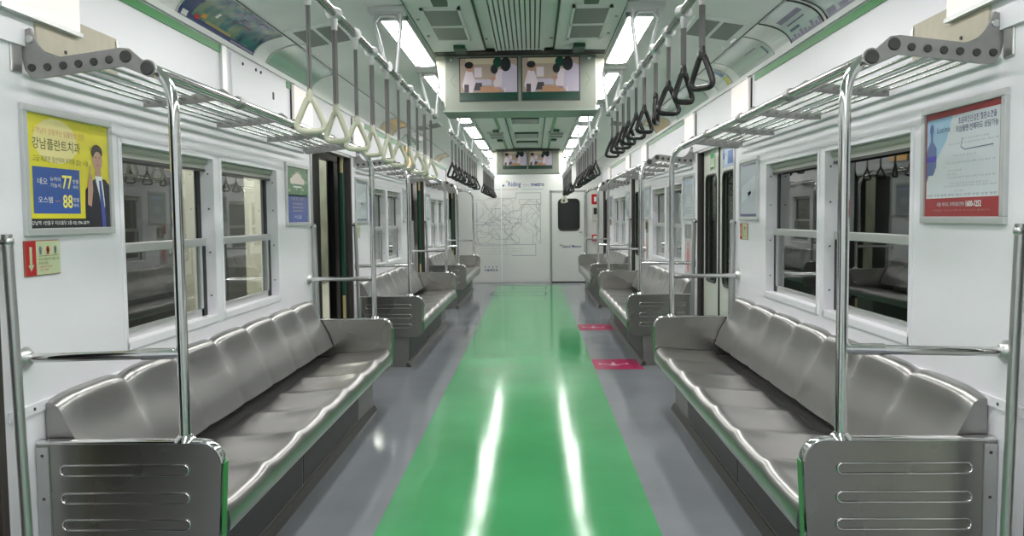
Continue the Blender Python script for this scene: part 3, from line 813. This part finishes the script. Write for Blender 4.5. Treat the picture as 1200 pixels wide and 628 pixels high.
# ------------------------------------------------------------------ cove posters and covers
def cove_sheet(s, y0, y1, m, off=.003, t0=.02, t1=.98, thick=.003):
    def fn(u, v):
        t = t0+(t1-t0)*v; x, z = cove_pt(t); nx, nz = -.75, -.66
        return (s*(x+nx*off), y0+(y1-y0)*u, z+nz*off)
    return MB().grid(fn, 8, 10, m)
def mk_map(name, c1, c2, c3, sc):
    m, nt, p = nodes_of(name)
    tc = nt.nodes.new('ShaderNodeTexCoord'); nz = nt.nodes.new('ShaderNodeTexNoise'); nz.inputs['Scale'].default_value = sc; nz.inputs['Detail'].default_value = 5
    cr = nt.nodes.new('ShaderNodeValToRGB'); e = cr.color_ramp.elements
    e[0].position = .35; e[0].color = (*c1, 1); e[1].position = .65; e[1].color = (*c3, 1); q = e.new(.5); q.color = (*c2, 1)
    nt.links.new(tc.outputs['Object'], nz.inputs['Vector']); nt.links.new(nz.outputs[0], cr.inputs[0]); nt.links.new(cr.outputs[0], p.inputs['Base Color'])
    p.inputs['Roughness'].default_value = .15
    return m
MAPA = mk_map('print_teal_map', (.01, .035, .11), (.03, .15, .18), (.20, .27, .17), 9)
GLAZE = mat('mint_cover_sheet', (.28, .42, .34), .12, coat=.4)
GREY2 = mat('pale_cove_poster_sheet', (.55, .62, .62), .15, coat=.3)
OCHRE = mat('ochre_cove_poster_sheet', (.50, .36, .16), .2)
LILAC = flat('lilac_skyline', (.30, .28, .38)); INK = flat('ink_grey', (.13, .13, .22)); NAVY = flat('navy', (.02, .035, .15)); OR = flat('orange', (.7, .33, .04)); RD = flat('red', (.5, .03, .03)); WT = flat('white', (.8, .82, .82)); KH = flat('khaki', (.4, .35, .16)); CR = flat('cream', (.6, .6, .42))
def cove_poster(s, y0, y1, m, label, deco=None):
    r = empty('cove_poster', (s*1.385, (y0+y1)/2, 2.10))
    cove_sheet(s, y0, y1, m).build('sheet', r)
    for yy in (y0, y1):
        mb = MB().tube([(s*(cove_pt(t)[0]-.003), yy, cove_pt(t)[1]-.003) for t in [i/10 for i in range(11)]], .004, ALU if m is not GREY2 else DARKG, 6)
        mb.build('edge_strip', r)
    if deco:
        mb = MB()
        for (u0, u1, t0, t1, dm, lay) in deco:
            a = y0+(y1-y0)*u0; b = y0+(y1-y0)*u1; q = cove_sheet(s, a, b, dm, .003+.0008*lay, t0, t1); mb.add(q.v, q.f, dm, True)
        mb.build('print', r)
    tag(r, label, 'poster')
cove_poster(-1, 3.45, 4.39, MAPA, 'teal and navy curved poster in the left cove above the nearest bench',
    [(0, 1, .02, .16, NAVY, 1), (.04, .10, .06, .20, WT, 3), (.0, .14, .14, .62, NAVY, 1), (.17, .22, .14, .26, RD, 3), (.23, .28, .24, .36, OR, 3), (.30, .62, .16, .24, KH, 3), (.64, .98, .07, .12, LILAC, 3),
     (.34, .37, .42, .56, WT, 3), (.12, .28, .62, .9, MAPA, 2), (.42, .50, .78, .86, INK, 3), (.56, .66, .70, .76, INK, 3), (.70, .80, .84, .92, INK, 3), (.52, .56, .56, .62, INK, 3), (.62, .74, .6, .66, INK, 3)])
cove_poster(-1, 4.61, 5.55, GLAZE, 'mint-tinted empty curved cover in the left cove past the teal poster')
for (a, b, w) in ((2.55, 3.78, 'nearer'), (3.83, 4.29, 'farther')):
    L = b-a
    cove_poster(1, a, b, GREY2, 'pale grey-blue curved poster with a purple skyline in the right cove, %s of two' % w,
        [(0, 1, .02, .10, LILAC, 1)] + [(i/9+.01, i/9+.09, .10, .10+.04+.14*random.random(), LILAC, 1) for i in range(9)] +
        [(.15, .85, .62, .74, INK, 2), (.25, .80, .48, .52, INK, 2), (.55, .85, .30, .38, INK, 2)])
cove_poster(1, 4.60, 5.35, mat('pale_mint_cover', (.50, .57, .52), .15, coat=.3), 'pale empty curved cover in the right cove past the skyline posters', [(.08, .12, .2, .5, INK, 1), (.2, .5, .55, .58, INK, 1)])
cove_poster(1, 5.55, 5.95, COVE, 'narrow curved sheet with yellow and blue bars in the right cove', [(0, .3, .05, .4, flat('yellow_bar', (.55, .5, .08)), 1), (0, .3, .45, .8, flat('blue_bar', (.2, .32, .45)), 1)])
for s, lst in ((-1, [(8.0, 8.75, OCHRE, 'ochre', 'middle bench'), (9.3, 10.3, GLAZE, 'mint', 'middle bench'), (12.4, 13.1, OCHRE, 'ochre', 'farthest bench')]), (1, [(6.3, 7.6, GLAZE, 'mint', 'second right door'), (8.0, 8.9, OCHRE, 'ochre', 'middle bench')])):
    for (a, b, m, c, w) in lst:
        cove_poster(s, a, b, m, '%s curved sheet in the %s cove above the %s' % (c, SIDE[s], w))

# ------------------------------------------------------------------ boxes above the door corners, upper wall fittings
def wall_box(s, y0, y1, m, label, z0=1.835):
    r = empty('wall_light_box', (s*1.385, (y0+y1)/2, z0))
    MB().box(s*1.366, s*1.388, y0, y1, z0+.012, 2.062, m).build('lit_cover', r, bevel=.003)
    MB().box(s*1.380, s*1.388, y0-.018, y0-.005, z0, 2.06, BLACK).build('seal', r)
    MB().box(s*1.360, s*1.388, y0-.004, y1+.004, z0, z0+.013, ALU).build('lower_rail', r)
    MB().box(s*1.362, s*1.388, y0-.004, y1+.004, 2.062, 2.072, ALU).build('upper_rail', r)
    tag(r, label, 'light box', 'white boxes high on the wall beside the doors')
for s in (-1, 1):
    for k in range(3):
        wall_box(s, 2.275+M*k, 2.68+M*k, LBOX, 'white box high on the %s wall above the near end of the %s bench' % (SIDE[s], POS[k]))
        m = LORANGE if (s < 0 and k == 1) else LBOX
        nm = 'orange-lit box' if m is LORANGE else 'pinkish white box'
        wall_box(s, 5.09+M*k, 5.51+M*k, m, '%s high on the %s wall above the far end of the %s bench' % (nm, SIDE[s], POS[k]))
for s in (-1, 1):
    r = empty('access_panel', (s*1.387, 2.7, 1.756))
    MB().box(s*1.380, s*1.388, 2.46, 2.94, 1.757, 1.885, BEIGE).build('board', r)
    mb = MB().tube([(s*1.380, 2.61, 1.775), (s*1.376, 2.61, 1.775)], .006, DARKG, 8); mb.box(s*1.374, s*1.381, 2.928, 2.942, 1.85, 1.875, SATIN); mb.build('screw', r)
    tag(r, 'beige access board on the upper %s wall behind the luggage rack' % SIDE[s], 'panel')
r = empty('access_panel', (-1.387, 4.5, 1.76))
MB().box(-1.378, -1.388, 4.07, 4.97, 1.80, 2.06, WHITE2).build('cover', r, bevel=.008)
MB().box(-1.372, -1.388, 3.93, 3.99, 1.757, 2.07, ALU).build('edge_strip', r, bevel=.003)
mb = MB()
for (y, z) in ((4.22, 2.03), (4.42, 2.035), (4.50, 2.035)): mb.tube([(-1.378, y, z), (-1.372, y, z)], .008, DARKG, 8)
mb.box(-1.374, -1.380, 4.70, 4.72, 1.92, 1.96, DARKG); mb.build('screw', r)
tag(r, 'glossy white access cover high on the left wall below the cove', 'panel')

# ------------------------------------------------------------------ framed posters
def framed(s, y0, y1, z0, z1, label, draw):
    r = empty('framed_poster', (s*1.40, (y0+y1)/2, z0))
    mb = MB(); t = .022; X0, X1 = 1.386, 1.401
    mb.box(s*X0, s*X1, y0, y1, z0, z0+t, FRAMEW); mb.box(s*X0, s*X1, y0, y1, z1-t, z1, FRAMEW)
    mb.box(s*X0, s*X1, y0, y0+t, z0+t, z1-t, FRAMEW); mb.box(s*X0, s*X1, y1-t, y1, z0+t, z1-t, FRAMEW)
    mb.build('frame', r, bevel=.002)
    a, b = y0+t, y1-t; sh = wall_sheet(s, a, b, z0+t, 1.394)
    sh.rect(0, b-a, 0, z1-z0-2*t, WT, 0)
    draw(sh, b-a, z1-z0-2*t); sh.mb.build('print', r)
    tag(r, label, 'poster'); return r
YW = flat('bright_yellow', (.72, .64, .03)); BLU = flat('royal_blue', (.03, .09, .35)); BK = flat('black', (.015, .015, .018)); SK = flat('skin', (.50, .30, .22))
SUIT = flat('suit_black', (.018, .018, .028)); TIE = flat('tie_blue', (.06, .08, .32)); RSE = flat('rose', (.55, .22, .10)); YL2 = flat('text_yellow', (.85, .78, .15)); OLV = flat('olive_text', (.12, .11, .03)); HAIRP = flat('print_hair', (.02, .017, .015))
def ad_yellow(sh, w, h):
    sh.rect(0, w, 0, h, YW, 0.5); sh.ell(w*.33, h*.78, w*.26, h*.2, flat('pale_yellow', (.80, .70, .30)), 1)
    sh.text('고객님이 감동하는 임플란트 전문', w*.06, h*.83, h*.055, RSE, 2, w=w*.62)
    sh.text('강남플란트치과', w*.06, h*.695, h*.10, OLV, 2, w=w*.56, bold=.01)
    sh.text('고급 재료만 엄선하여 부작용 없는 시술', w*.06, h*.585, h*.055, OLV, 2, w=w*.66)
    sh.rect(w*.05, w*.60, h*.13, h*.54, BLU, 1.5)
    sh.text('네오', w*.10, h*.385, h*.06, WT, 3, w=w*.11); sh.text('뉴하이', w*.24, h*.42, h*.04, WT, 3, w=w*.12); sh.text('가능시', w*.24, h*.365, h*.04, WT, 3, w=w*.12)
    sh.text('77', w*.38, h*.355, h*.125, YL2, 3, w=w*.12, bold=.02); sh.text('만원', w*.51, h*.41, h*.04, WT, 3, w=w*.07); sh.text('부터', w*.51, h*.36, h*.035, WT, 3, w=w*.06)
    sh.text('오스템', w*.10, h*.225, h*.055, WT, 3, w=w*.16); sh.rect(w*.29, w*.35, h*.24, h*.245, RSE, 3)
    sh.text('88', w*.38, h*.18, h*.125, YL2, 3, w=w*.12, bold=.02); sh.text('만원', w*.51, h*.24, h*.04, WT, 3, w=w*.07); sh.text('부터', w*.51, h*.19, h*.035, WT, 3, w=w*.06)
    sh.rect(0, w, 0, h*.085, BK, 1.5); sh.text('강남역 1번출구 지오빌딩 2층 02) 596-2879', w*.02, h*.022, h*.045, WT, 3, w=w*.68)
    sh.poly([(w*.66, 0), (w*.66, h*.20), (w*.67, h*.36), (w*.76, h*.45), (w*.84, h*.49), (w*.95, h*.47), (w, h*.42), (w, 0)], SUIT, 2.5)
    sh.poly([(w*.80, h*.50), (w*.90, h*.50), (w*.93, h*.22), (w*.90, h*.03), (w*.86, h*.30)], WT, 3.5); sh.poly([(w*.855, h*.46), (w*.885, h*.46), (w*.935, h*.1), (w*.93, 0), (w*.88, 0)], TIE, 4.5)
    sh.rect(w*.81, w*.89, h*.48, h*.56, SK, 3); sh.ell(w*.845, h*.66, w*.068, h*.115, SK, 4); sh.ell(w*.84, h*.735, w*.078, h*.075, HAIRP, 4.5); sh.ell(w*.847, h*.665, w*.058, h*.078, SK, 5)
    for q in (-1, 1): sh.rect(w*(.846+q*.026)-w*.012, w*(.846+q*.026)+w*.012, h*.680, h*.688, HAIRP, 6)
    sh.rect(w*.84, w*.855, h*.64, h*.67, flat('skin_shade', (.42, .24, .17)), 6); sh.rect(w*.825, w*.868, h*.608, h*.616, flat('lips', (.42, .12, .10)), 6)
    sh.poly([(w*.69, h*.22), (w*.70, h*.42), (w*.73, h*.52), (w*.765, h*.50), (w*.77, h*.36), (w*.74, h*.20)], SK, 5); sh.rect(w*.735, w*.75, h*.50, h*.60, SK, 5)
CRIM = flat('crimson', (.30, .022, .028)); LG = flat('light_grey_paper', (.60, .64, .68)); INK2 = flat('ink_blue', (.05, .05, .16)); SKYB = flat('sky_blue', (.30, .48, .66)); BOT = flat('bottle_blue', (.09, .13, .32)); BOT2 = flat('bottle_violet', (.05, .05, .40)); GT = flat('grey_text', (.28, .30, .34))
def ad_red(sh, w, h):
    sh.rect(0, w, 0, h, CRIM, .5); sh.rect(w*.02, w*.97, h*.175, h*.94, LG, 1)
    sh.poly([(w*.02, h*.36), (w*.30, h*.72), (w*.38, h*.94), (w*.02, h*.94)], SKYB, 1.5)
    sh.poly([(w*.02, h*.33), (w*.05, h*.40), (w*.12, h*.40), (w*.165, h*.48), (w*.165, h*.66), (w*.11, h*.73), (w*.11, h*.80), (w*.075, h*.80), (w*.075, h*.73), (w*.03, h*.66), (w*.02, h*.62)], BOT, 2)
    sh.ell(w*.092, h*.845, w*.028, h*.055, BOT, 2.5); sh.rect(w*.02, w*.165, h*.53, h*.585, BOT2, 3)
    sh.text('Lucina', w*.17, h*.80, h*.055, INK2, 2, w=w*.18)
    sh.text('초음파진단검진 질환소견을', w*.46, h*.85, h*.06, INK2, 2, w=w*.47, bold=.012); sh.text('의심될땐 언제라도 상담가능', w*.43, h*.775, h*.06, INK2, 2, w=w*.52, bold=.012)
    sh.line([(w*.52, h*.72), (w*.50, h*.64), (w*.55, h*.61), (w*.90, h*.62)], .003, INK, 2)
    rows = [(.70, .50, .85), (.665, .33, .95), (.60, .62, .9), (.555, .4, .7), (.49, .3, .92), (.455, .26, .3), (.42, .32, .52), (.385, .32, .45), (.355, .32, .92), (.30, .36, .85), (.275, .27, .94), (.23, .42, .55)]
    for v, u0, u1 in rows: sh.text('가나 안내 문의 상담 진료 시간 접수 예약'[:max(6, int(22*(u1-u0)/.6))], w*u0, h*v, h*.017, GT, 2, w=w*(u1-u0))
    sh.text('강남 서초 송파 분당 일산 안양 수원 인천 부천', w*.03, h*.19, h*.025, INK, 2, w=w*.92)
    sh.text('서울 여의도 지역대표전화', w*.18, h*.095, h*.04, LG, 2, w=w*.38); sh.text('1600-1252', w*.58, h*.09, h*.055, WT, 2, w=w*.19, bold=.02)
    sh.text('의료법인 광고심의필 제 안내 문의 홈페이지', w*.12, h*.05, h*.018, flat('rose_text', (.5, .2, .2)), 2, w=w*.75)
GRN = flat('leaf_green', (.10, .22, .10)); BLV = flat('blue_violet', (.07, .10, .34)); SHELL = flat('shell_white', (.80, .70, .64))
def ad_green(sh, w, h):
    sh.rect(0, w, 0, h, MAPA, .5); sh.rect(0, w, h*.48, h, GRN, 1); sh.rect(0, w, 0, h*.50, BLV, 1)
    for i in range(14): u, v = random.random(), .55+.42*random.random(); sh.ell(w*u, h*v, w*.06, h*.03, flat('pale_leaf', (.30, .42, .26)), 1.5)
    sh.poly([(w*.18, h*.70), (w*.16, h*.78), (w*.45, h*.90), (w*.55, h*.90), (w*.86, h*.78), (w*.84, h*.70)], SHELL, 2); sh.rect(w*.30, w*.72, h*.635, h*.665, WT, 2)
    sh.text('메트로', w*.2, h*.40, h*.06, LILAC, 2, w=w*.6)
    for v in (.33, .26, .20): sh.rect(w*.25, w*.75, h*v, h*v+h*.02, LILAC, 2)
    sh.text('서울', w*.3, h*.06, h*.08, STL, 2, w=w*.4)
def ad_pale(sh, w, h):
    sh.rect(0, w, 0, h, flat('silver_blue', (.42, .47, .52)), .5); sh.rect(0, w, 0, h*.05, INK, 1); sh.ell(w*.55, h*.42, w*.10, h*.04, WT, 1); sh.poly([(w*.1, h*.55), (w*.9, h*.75), (w*.9, h*.5), (w*.1, h*.25)], flat('pale_silver', (.52, .57, .62)), 1)
    sh.rect(w*.1, w*.9, h*.93, h*.97, INK, 1)
def ad_blueline(sh, w, h):
    sh.rect(0, w, 0, h, flat('silver_blue', (.42, .47, .52)), .5); sh.rect(w*.1, w*.9, h*.8, h*.9, STL, 1); sh.ell(w*.5, h*.45, w*.25, h*.12, flat('pale_silver', (.52, .57, .62)), 1)
    for v in (.1, .16, .22): sh.rect(w*.15, w*.85, h*v, h*v+h*.02, GT, 1)
framed(-1, 2.385, 2.895, 1.207, 1.592, 'yellow framed poster with a man in a dark suit on the left wall', ad_yellow)
framed(1, 2.375, 2.880, 1.212, 1.592, 'framed poster with crimson border and blue bottle on the right wall', ad_red)
framed(-1, 4.955, 5.45, 1.207, 1.590, 'framed green and blue poster with a white dome shape, left wall beside the open door', ad_green)
framed(1, 4.945, 5.39, 1.212, 1.590, 'framed pale silver poster on the right wall beside the closed door', ad_pale)
for s in (-1, 1):
    for k in (1, 2):
        framed(s, 2.385+M*k, 2.88+M*k, 1.207, 1.592, 'pale framed poster on the %s wall above the near end of the %s bench' % (SIDE[s], POS[k]), ad_blueline if s > 0 else ad_pale)
        framed(s, 4.955+M*k, 5.40+M*k, 1.207, 1.590, 'pale framed poster on the %s wall above the far end of the %s bench' % (SIDE[s], POS[k]), ad_blueline)

# small emergency signs
RSG = flat('sign_red', (.50, .015, .02)); PGR = flat('sign_pale_green', (.58, .64, .40))
def small_sign(s, y0, y1, z0, z1, label):
    r = empty('wall_sign', (s*1.40, (y0+y1)/2, z0))
    MB().box(s*1.396, s*1.4005, y0, y1, z0, z1, flat('sign_border', (.35, .12, .08))).build('plate', r, bevel=.003)
    w, h = y1-y0, z1-z0; sh = wall_sheet(s, y0, y1, z0, 1.3955); g = .003
    red = (g, w*.30) ; sh.rect(g, w-g, g, h-g, PGR, 1); sh.rect(g, w*.30, g, h-g, RSG, 2)
    cx = w*.155; sh.rect(cx-.006, cx+.006, h*.28, h*.82, PGR, 3); sh.poly([(cx-.014, h*.32), (cx, h*.14), (cx+.014, h*.32)], PGR, 3)
    for i, c in enumerate((GT, RD, GT)):
        sh.ell(w*(.42+.21*i), h*.74, w*.045, h*.09, c, 3); sh.poly([(w*(.38+.21*i), h*.60), (w*(.46+.21*i), h*.60), (w*(.42+.21*i), h*.80)], c, 3)
    sh.rect(w*.36, w*.93, h*.55, h*.562, OLV, 3)
    sh.text('비상시 문을 여는 방법 안내', w*.36, h*.42, h*.08, OLV, 3, w=w*.57); sh.text('표지를 보세요', w*.36, h*.31, h*.08, OLV, 3, w=w*.26)
    sh.text('손잡이를 당기십시오', w*.38, h*.22, h*.06, RD, 3, w=w*.35); sh.text('수동 개방', w*.38, h*.13, h*.06, RD, 3, w=w*.25)
    sh.mb.build('print', r); tag(r, label, 'sign')
for k in range(3):
    small_sign(-1, 2.378+M*k, 2.562+M*k, 1.088, 1.194, 'small red and pale green arrow sign on the left wall above the %s bench' % POS[k])
    small_sign(1, 5.195+M*k, 5.385+M*k, 1.090, 1.192, 'small red and pale green arrow sign on the right wall above the %s bench' % POS[k])
PKF = flat('figure_pink', (.75, .13, .22)); SGR = flat('sign_grey', (.22, .23, .22)); SPL = flat('sign_pale', (.55, .52, .50))
def priority(y0, y1, label):
    r = empty('priority_sign', (1.40, (y0+y1)/2, .74))
    MB().box(1.396, 1.4005, y0, y1, .74, 1.17, SPL).build('plate', r)
    w = y1-y0; sh = wall_sheet(1, y0, y1, .74, 1.3955)
    sh.rect(0, w, .31, .43, SGR, 1); sh.text('i', w*.44, .33, .08, WT, 2); sh.ell(w*.5, .255, w*.11, .022, PKF, 2)
    sh.poly([(w*.32, .08), (w*.30, .17), (w*.40, .23), (w*.60, .23), (w*.72, .16), (w*.66, .08), (w*.58, .02), (w*.42, .02)], PKF, 2)
    sh.mb.build('print', r); tag(r, label, 'sign')
priority(7.03, 7.33, 'tall pink-figure sign with grey header, right wall, near end of middle bench')
priority(9.66, 9.85, 'tall pink-figure sign with grey header, right wall, far end of middle bench')

# ------------------------------------------------------------------ end wall: map panels, banner, cab door
r = empty('route_map_panel', (-.5, END, 0))
MB().box(-1.38, -.530, END-.012, END, .02, 2.2, ENDW).build('panel_leaf', r); MB().box(-.518, .395, END-.012, END, .02, 2.2, ENDW).build('panel_leaf', r)
MB().box(-.532, -.516, END-.016, END-.004, .02, 2.2, WHITE2).build('joint_strip', r)
LN = [flat('line_grey', (.36, .37, .38)), flat('line_blue', (.33, .37, .48)), flat('line_brown', (.44, .36, .33)), flat('line_green', (.36, .44, .38))]
sh = Sheet((-1.05, END-.0125, .48), (1,0,0), (0,0,1)); rnd = random.Random(11)
W_, H_ = 1.30, 1.22
for i in range(44):
    a, b = rnd.uniform(.05, .95)*W_, rnd.uniform(.28, .9)*H_; pts = [(a, b)]; d = rnd.choice(range(8))
    for j in range(rnd.randint(4, 9)):
        d = (d+rnd.choice((-1, 0, 1))) % 8; l = rnd.uniform(.05, .2)
        a = min(W_*.97, max(.02, a+l*math.cos(d*PI/4))); b = min(H_*.9, max(H_*.22, b+l*math.sin(d*PI/4))); pts.append((a, b))
    sh.line(pts, .0065, LN[i % 4], 1)
sh.line([(W_*.2, H_*.92), (W_*.62, H_*.92), (W_*.62, H_*1.0), (W_*.98, H_*1.0), (W_*.98, H_*.82), (W_*.70, H_*.82)], .010, LN[0], 1)
sh.line([(.02, H_*.20), (W_*.9, H_*.20), (W_*.9, H_*.03), (W_*.55, H_*.03)], .010, LN[1], 1)
sh.line([(.06, H_*.86), (.06, H_*.30), (.12, H_*.2)], .010, LN[1], 1)
for i in range(4): sh.text('안내 노선 환승 요금 시간 역명 구간', .1, .06+i*.05, .018, LN[0], 1, w=rnd.uniform(.5, .9))
sh.mb.build('map_print', r, label='faint grey subway route map print')
sh = Sheet((-.51, END-.0125, 1.76), (1,0,0), (0,0,1)); TB = flat('banner_navy', (.10, .10, .26)); TG = flat('banner_grey', (.38, .40, .46))
sh.ell(.03, .08, .02, .02, TB, 1); sh.text('Riding', .12, .035, .115, TB, 1, w=.24, bold=.015); sh.text('the', .40, .06, .06, TG, 1, w=.12); sh.text('metro', .55, .06, .07, TB, 1, w=.25, bold=.03)
sh.rect(-.75, .05, 0, .010, LN[1], 1); sh.rect(.05, .30, 0, .012, flat('banner_rose', (.62, .36, .36)), 1); sh.rect(.36, .78, 0, .012, flat('banner_teal', (.36, .50, .50)), 1); sh.ell(.1, .16, .018, .018, flat('banner_tan', (.45, .38, .28)), 1)
sh.mb.build('banner_print', r, label='small blue banner lettering')
sh = Sheet((-.92, END-.0125, .22), (1,0,0), (0,0,1)); sh.text('서울메트로', .06, .0, .05, TB, 1, w=.26, bold=.02)
for i in range(4): sh.rect(.07+i*.07, .09+i*.07, .075, .095, TB, 1)
sh.mb.build('logo_print', r, label='small dark lettering low on the panel')
tag(r, 'white end wall panels with a faint grey subway route map', 'map panel')
DX0, DX1 = .42, 1.055
r = empty('door_9', ((DX0+DX1)/2, END, 0)); r['kind'] = 'structure'
mb = MB()
hole = rrect(.555, .945, .985, 1.572, .07); cs = [(DX1-.012, 1.70), (DX0+.012, 1.70), (DX0+.012, .015), (DX1-.012, .015)]
n = len(hole)//4; outer = [cs[q] for q in range(4) for i in range(n)]; N = len(hole)
DLW = mat('end_door_white', (.68, .69, .67), .3)
mb.add([(p[0], END-.022, p[1]) for p in hole]+[(p[0], END-.022, p[1]) for p in outer], [((i, (i+1) % N, N+(i+1) % N, N+i)) if outer[i] != outer[(i+1) % N] else (i, (i+1) % N, N+i) for i in range(N)], DLW)
mb.add([(p[0], END-.022, p[1]) for p in hole]+[(p[0], END-.002, p[1]) for p in hole], [(i, (i+1) % N, N+(i+1) % N, N+i) for i in range(N)], BLACK)
lf = mb.build('door_leaf', r)
MB().prism(rrect(.553, .947, .983, 1.574, .07), 1, END-.010, END-.006, mat('dark_door_glass', (.02, .022, .022), .1)).build('door_pane', lf)
MB().tube([(p[0], END-.022, p[1]) for p in hole], .014, BLACK, 6, closed=True).build('window_gasket', lf)
mb = MB().tube([(.99, END-.022, .95), (.99, END-.06, .95)], .012, CHROME, 10); mb.tube([(.93, END-.06, .95), (1.0, END-.06, .95)], .011, CHROME, 10); mb.build('door_handle', lf)
sh = Sheet((.62, END-.0222, .655), (1,0,0), (0,0,1)); sh.text('Seoul Metro', 0, 0, .055, TB, 1, w=.36, bold=.02); sh.ell(-.03, .05, .02, .02, flat('banner_tan', (.45, .38, .28)), 1); sh.mb.build('lettering', lf, label='blue lettering Seoul Metro')
FG = mat('door_frame_grey', (.30, .33, .31), .4)
mb = MB().box(DX0-.03, DX0+.008, END-.03, END, 0, 1.74, FG); mb.box(DX1-.008, DX1+.03, END-.03, END, 0, 1.74, FG); mb.box(DX0-.03, DX1+.03, END-.03, END, 1.705, 1.74, FG); mb.build('door_frame', r)
MB().box(DX0, DX1, END-.05, END, 0, .018, BLACK).build('threshold', r)
# equipment right of the door
r = empty('fire_extinguisher_box', (1.24, END, .80))
MB().box(1.18, 1.30, END-.06, END, .78, .90, flat('sign_red', (.5, .015, .02))).build('box', r, bevel=.005)
MB().box(1.205, 1.275, END-.065, END-.058, .80, .875, WT).build('label_plate', r); tag(r, 'small red box low on the end wall right of the door', 'emergency box')
r = empty('emergency_sign', (1.24, END, 1.50))
MB().box(1.18, 1.31, END-.012, END, 1.47, 1.66, flat('sign_red', (.5, .015, .02))).build('plate', r); MB().box(1.225, 1.27, END-.014, END-.011, 1.52, 1.61, WT).build('print', r); tag(r, 'red emergency sign on the end wall, upper right of the door', 'sign')
r = empty('intercom', (1.24, END, 1.20))
MB().box(1.19, 1.31, END-.03, END, 1.16, 1.42, mat('intercom_grey', (.55, .55, .5), .4)).build('body', r, bevel=.004); MB().box(1.215, 1.285, END-.034, END-.029, 1.28, 1.40, BLACK).build('speaker', r); tag(r, 'pale intercom unit with dark speaker on the end wall between red items', 'intercom')

# ------------------------------------------------------------------ camera and light
F = 980.; TH = .011; CAM = Vector((.0745, 0, 1.2475))
vx, vy = (624.7-600)/F, (314-254)/F
vu = vx*math.cos(TH)+vy*math.sin(TH); vv = -vx*math.sin(TH)+vy*math.cos(TH)
p = math.atan(vv); a = math.atan(vu*math.cos(p))
Fw = Vector((-math.sin(a)*math.cos(p), math.cos(a)*math.cos(p), -math.sin(p))); R = Vector((math.cos(a), math.sin(a), 0)); U = R.cross(Fw)
R2 = R*math.cos(TH)-U*math.sin(TH); U2 = R*math.sin(TH)+U*math.cos(TH)
cd = bpy.data.cameras.new('camera'); cam = bpy.data.objects.new('camera', cd); COL.objects.link(cam)
cd.sensor_width = 36; cd.lens = F/1200*36; cd.clip_start = .02
mt = Matrix((R2, U2, -Fw)).transposed().to_4x4(); mt.translation = CAM; cam.matrix_world = mt
scn.camera = cam
def area(name, loc, sx, sy, power, col=(1, .97, .9)):
    l = bpy.data.lights.new(name, 'AREA'); l.shape = 'RECTANGLE'; l.size = sx; l.size_y = sy; l.energy = power; l.color = col
    o = bpy.data.objects.new(name, l); COL.objects.link(o); o.location = loc; return o
area('platform_lamp', (-2.9, 15.5, 2.95), .6, 12, 500, (1, .96, .86))
w = bpy.data.worlds.new('world'); scn.world = w; w.use_nodes = True
w.node_tree.nodes['Background'].inputs[0].default_value = (.02, .02, .022, 1); w.node_tree.nodes['Background'].inputs[1].default_value = .3
scn.view_settings.view_transform = 'Standard'; scn.view_settings.look = 'None'; scn.view_settings.gamma = 1; scn.view_settings.exposure = 0.0
scn.view_settings.use_curve_mapping = False
scn.cycles.max_bounces = 10; scn.cycles.diffuse_bounces = 6; scn.cycles.glossy_bounces = 5; scn.cycles.transparent_max_bounces = 12
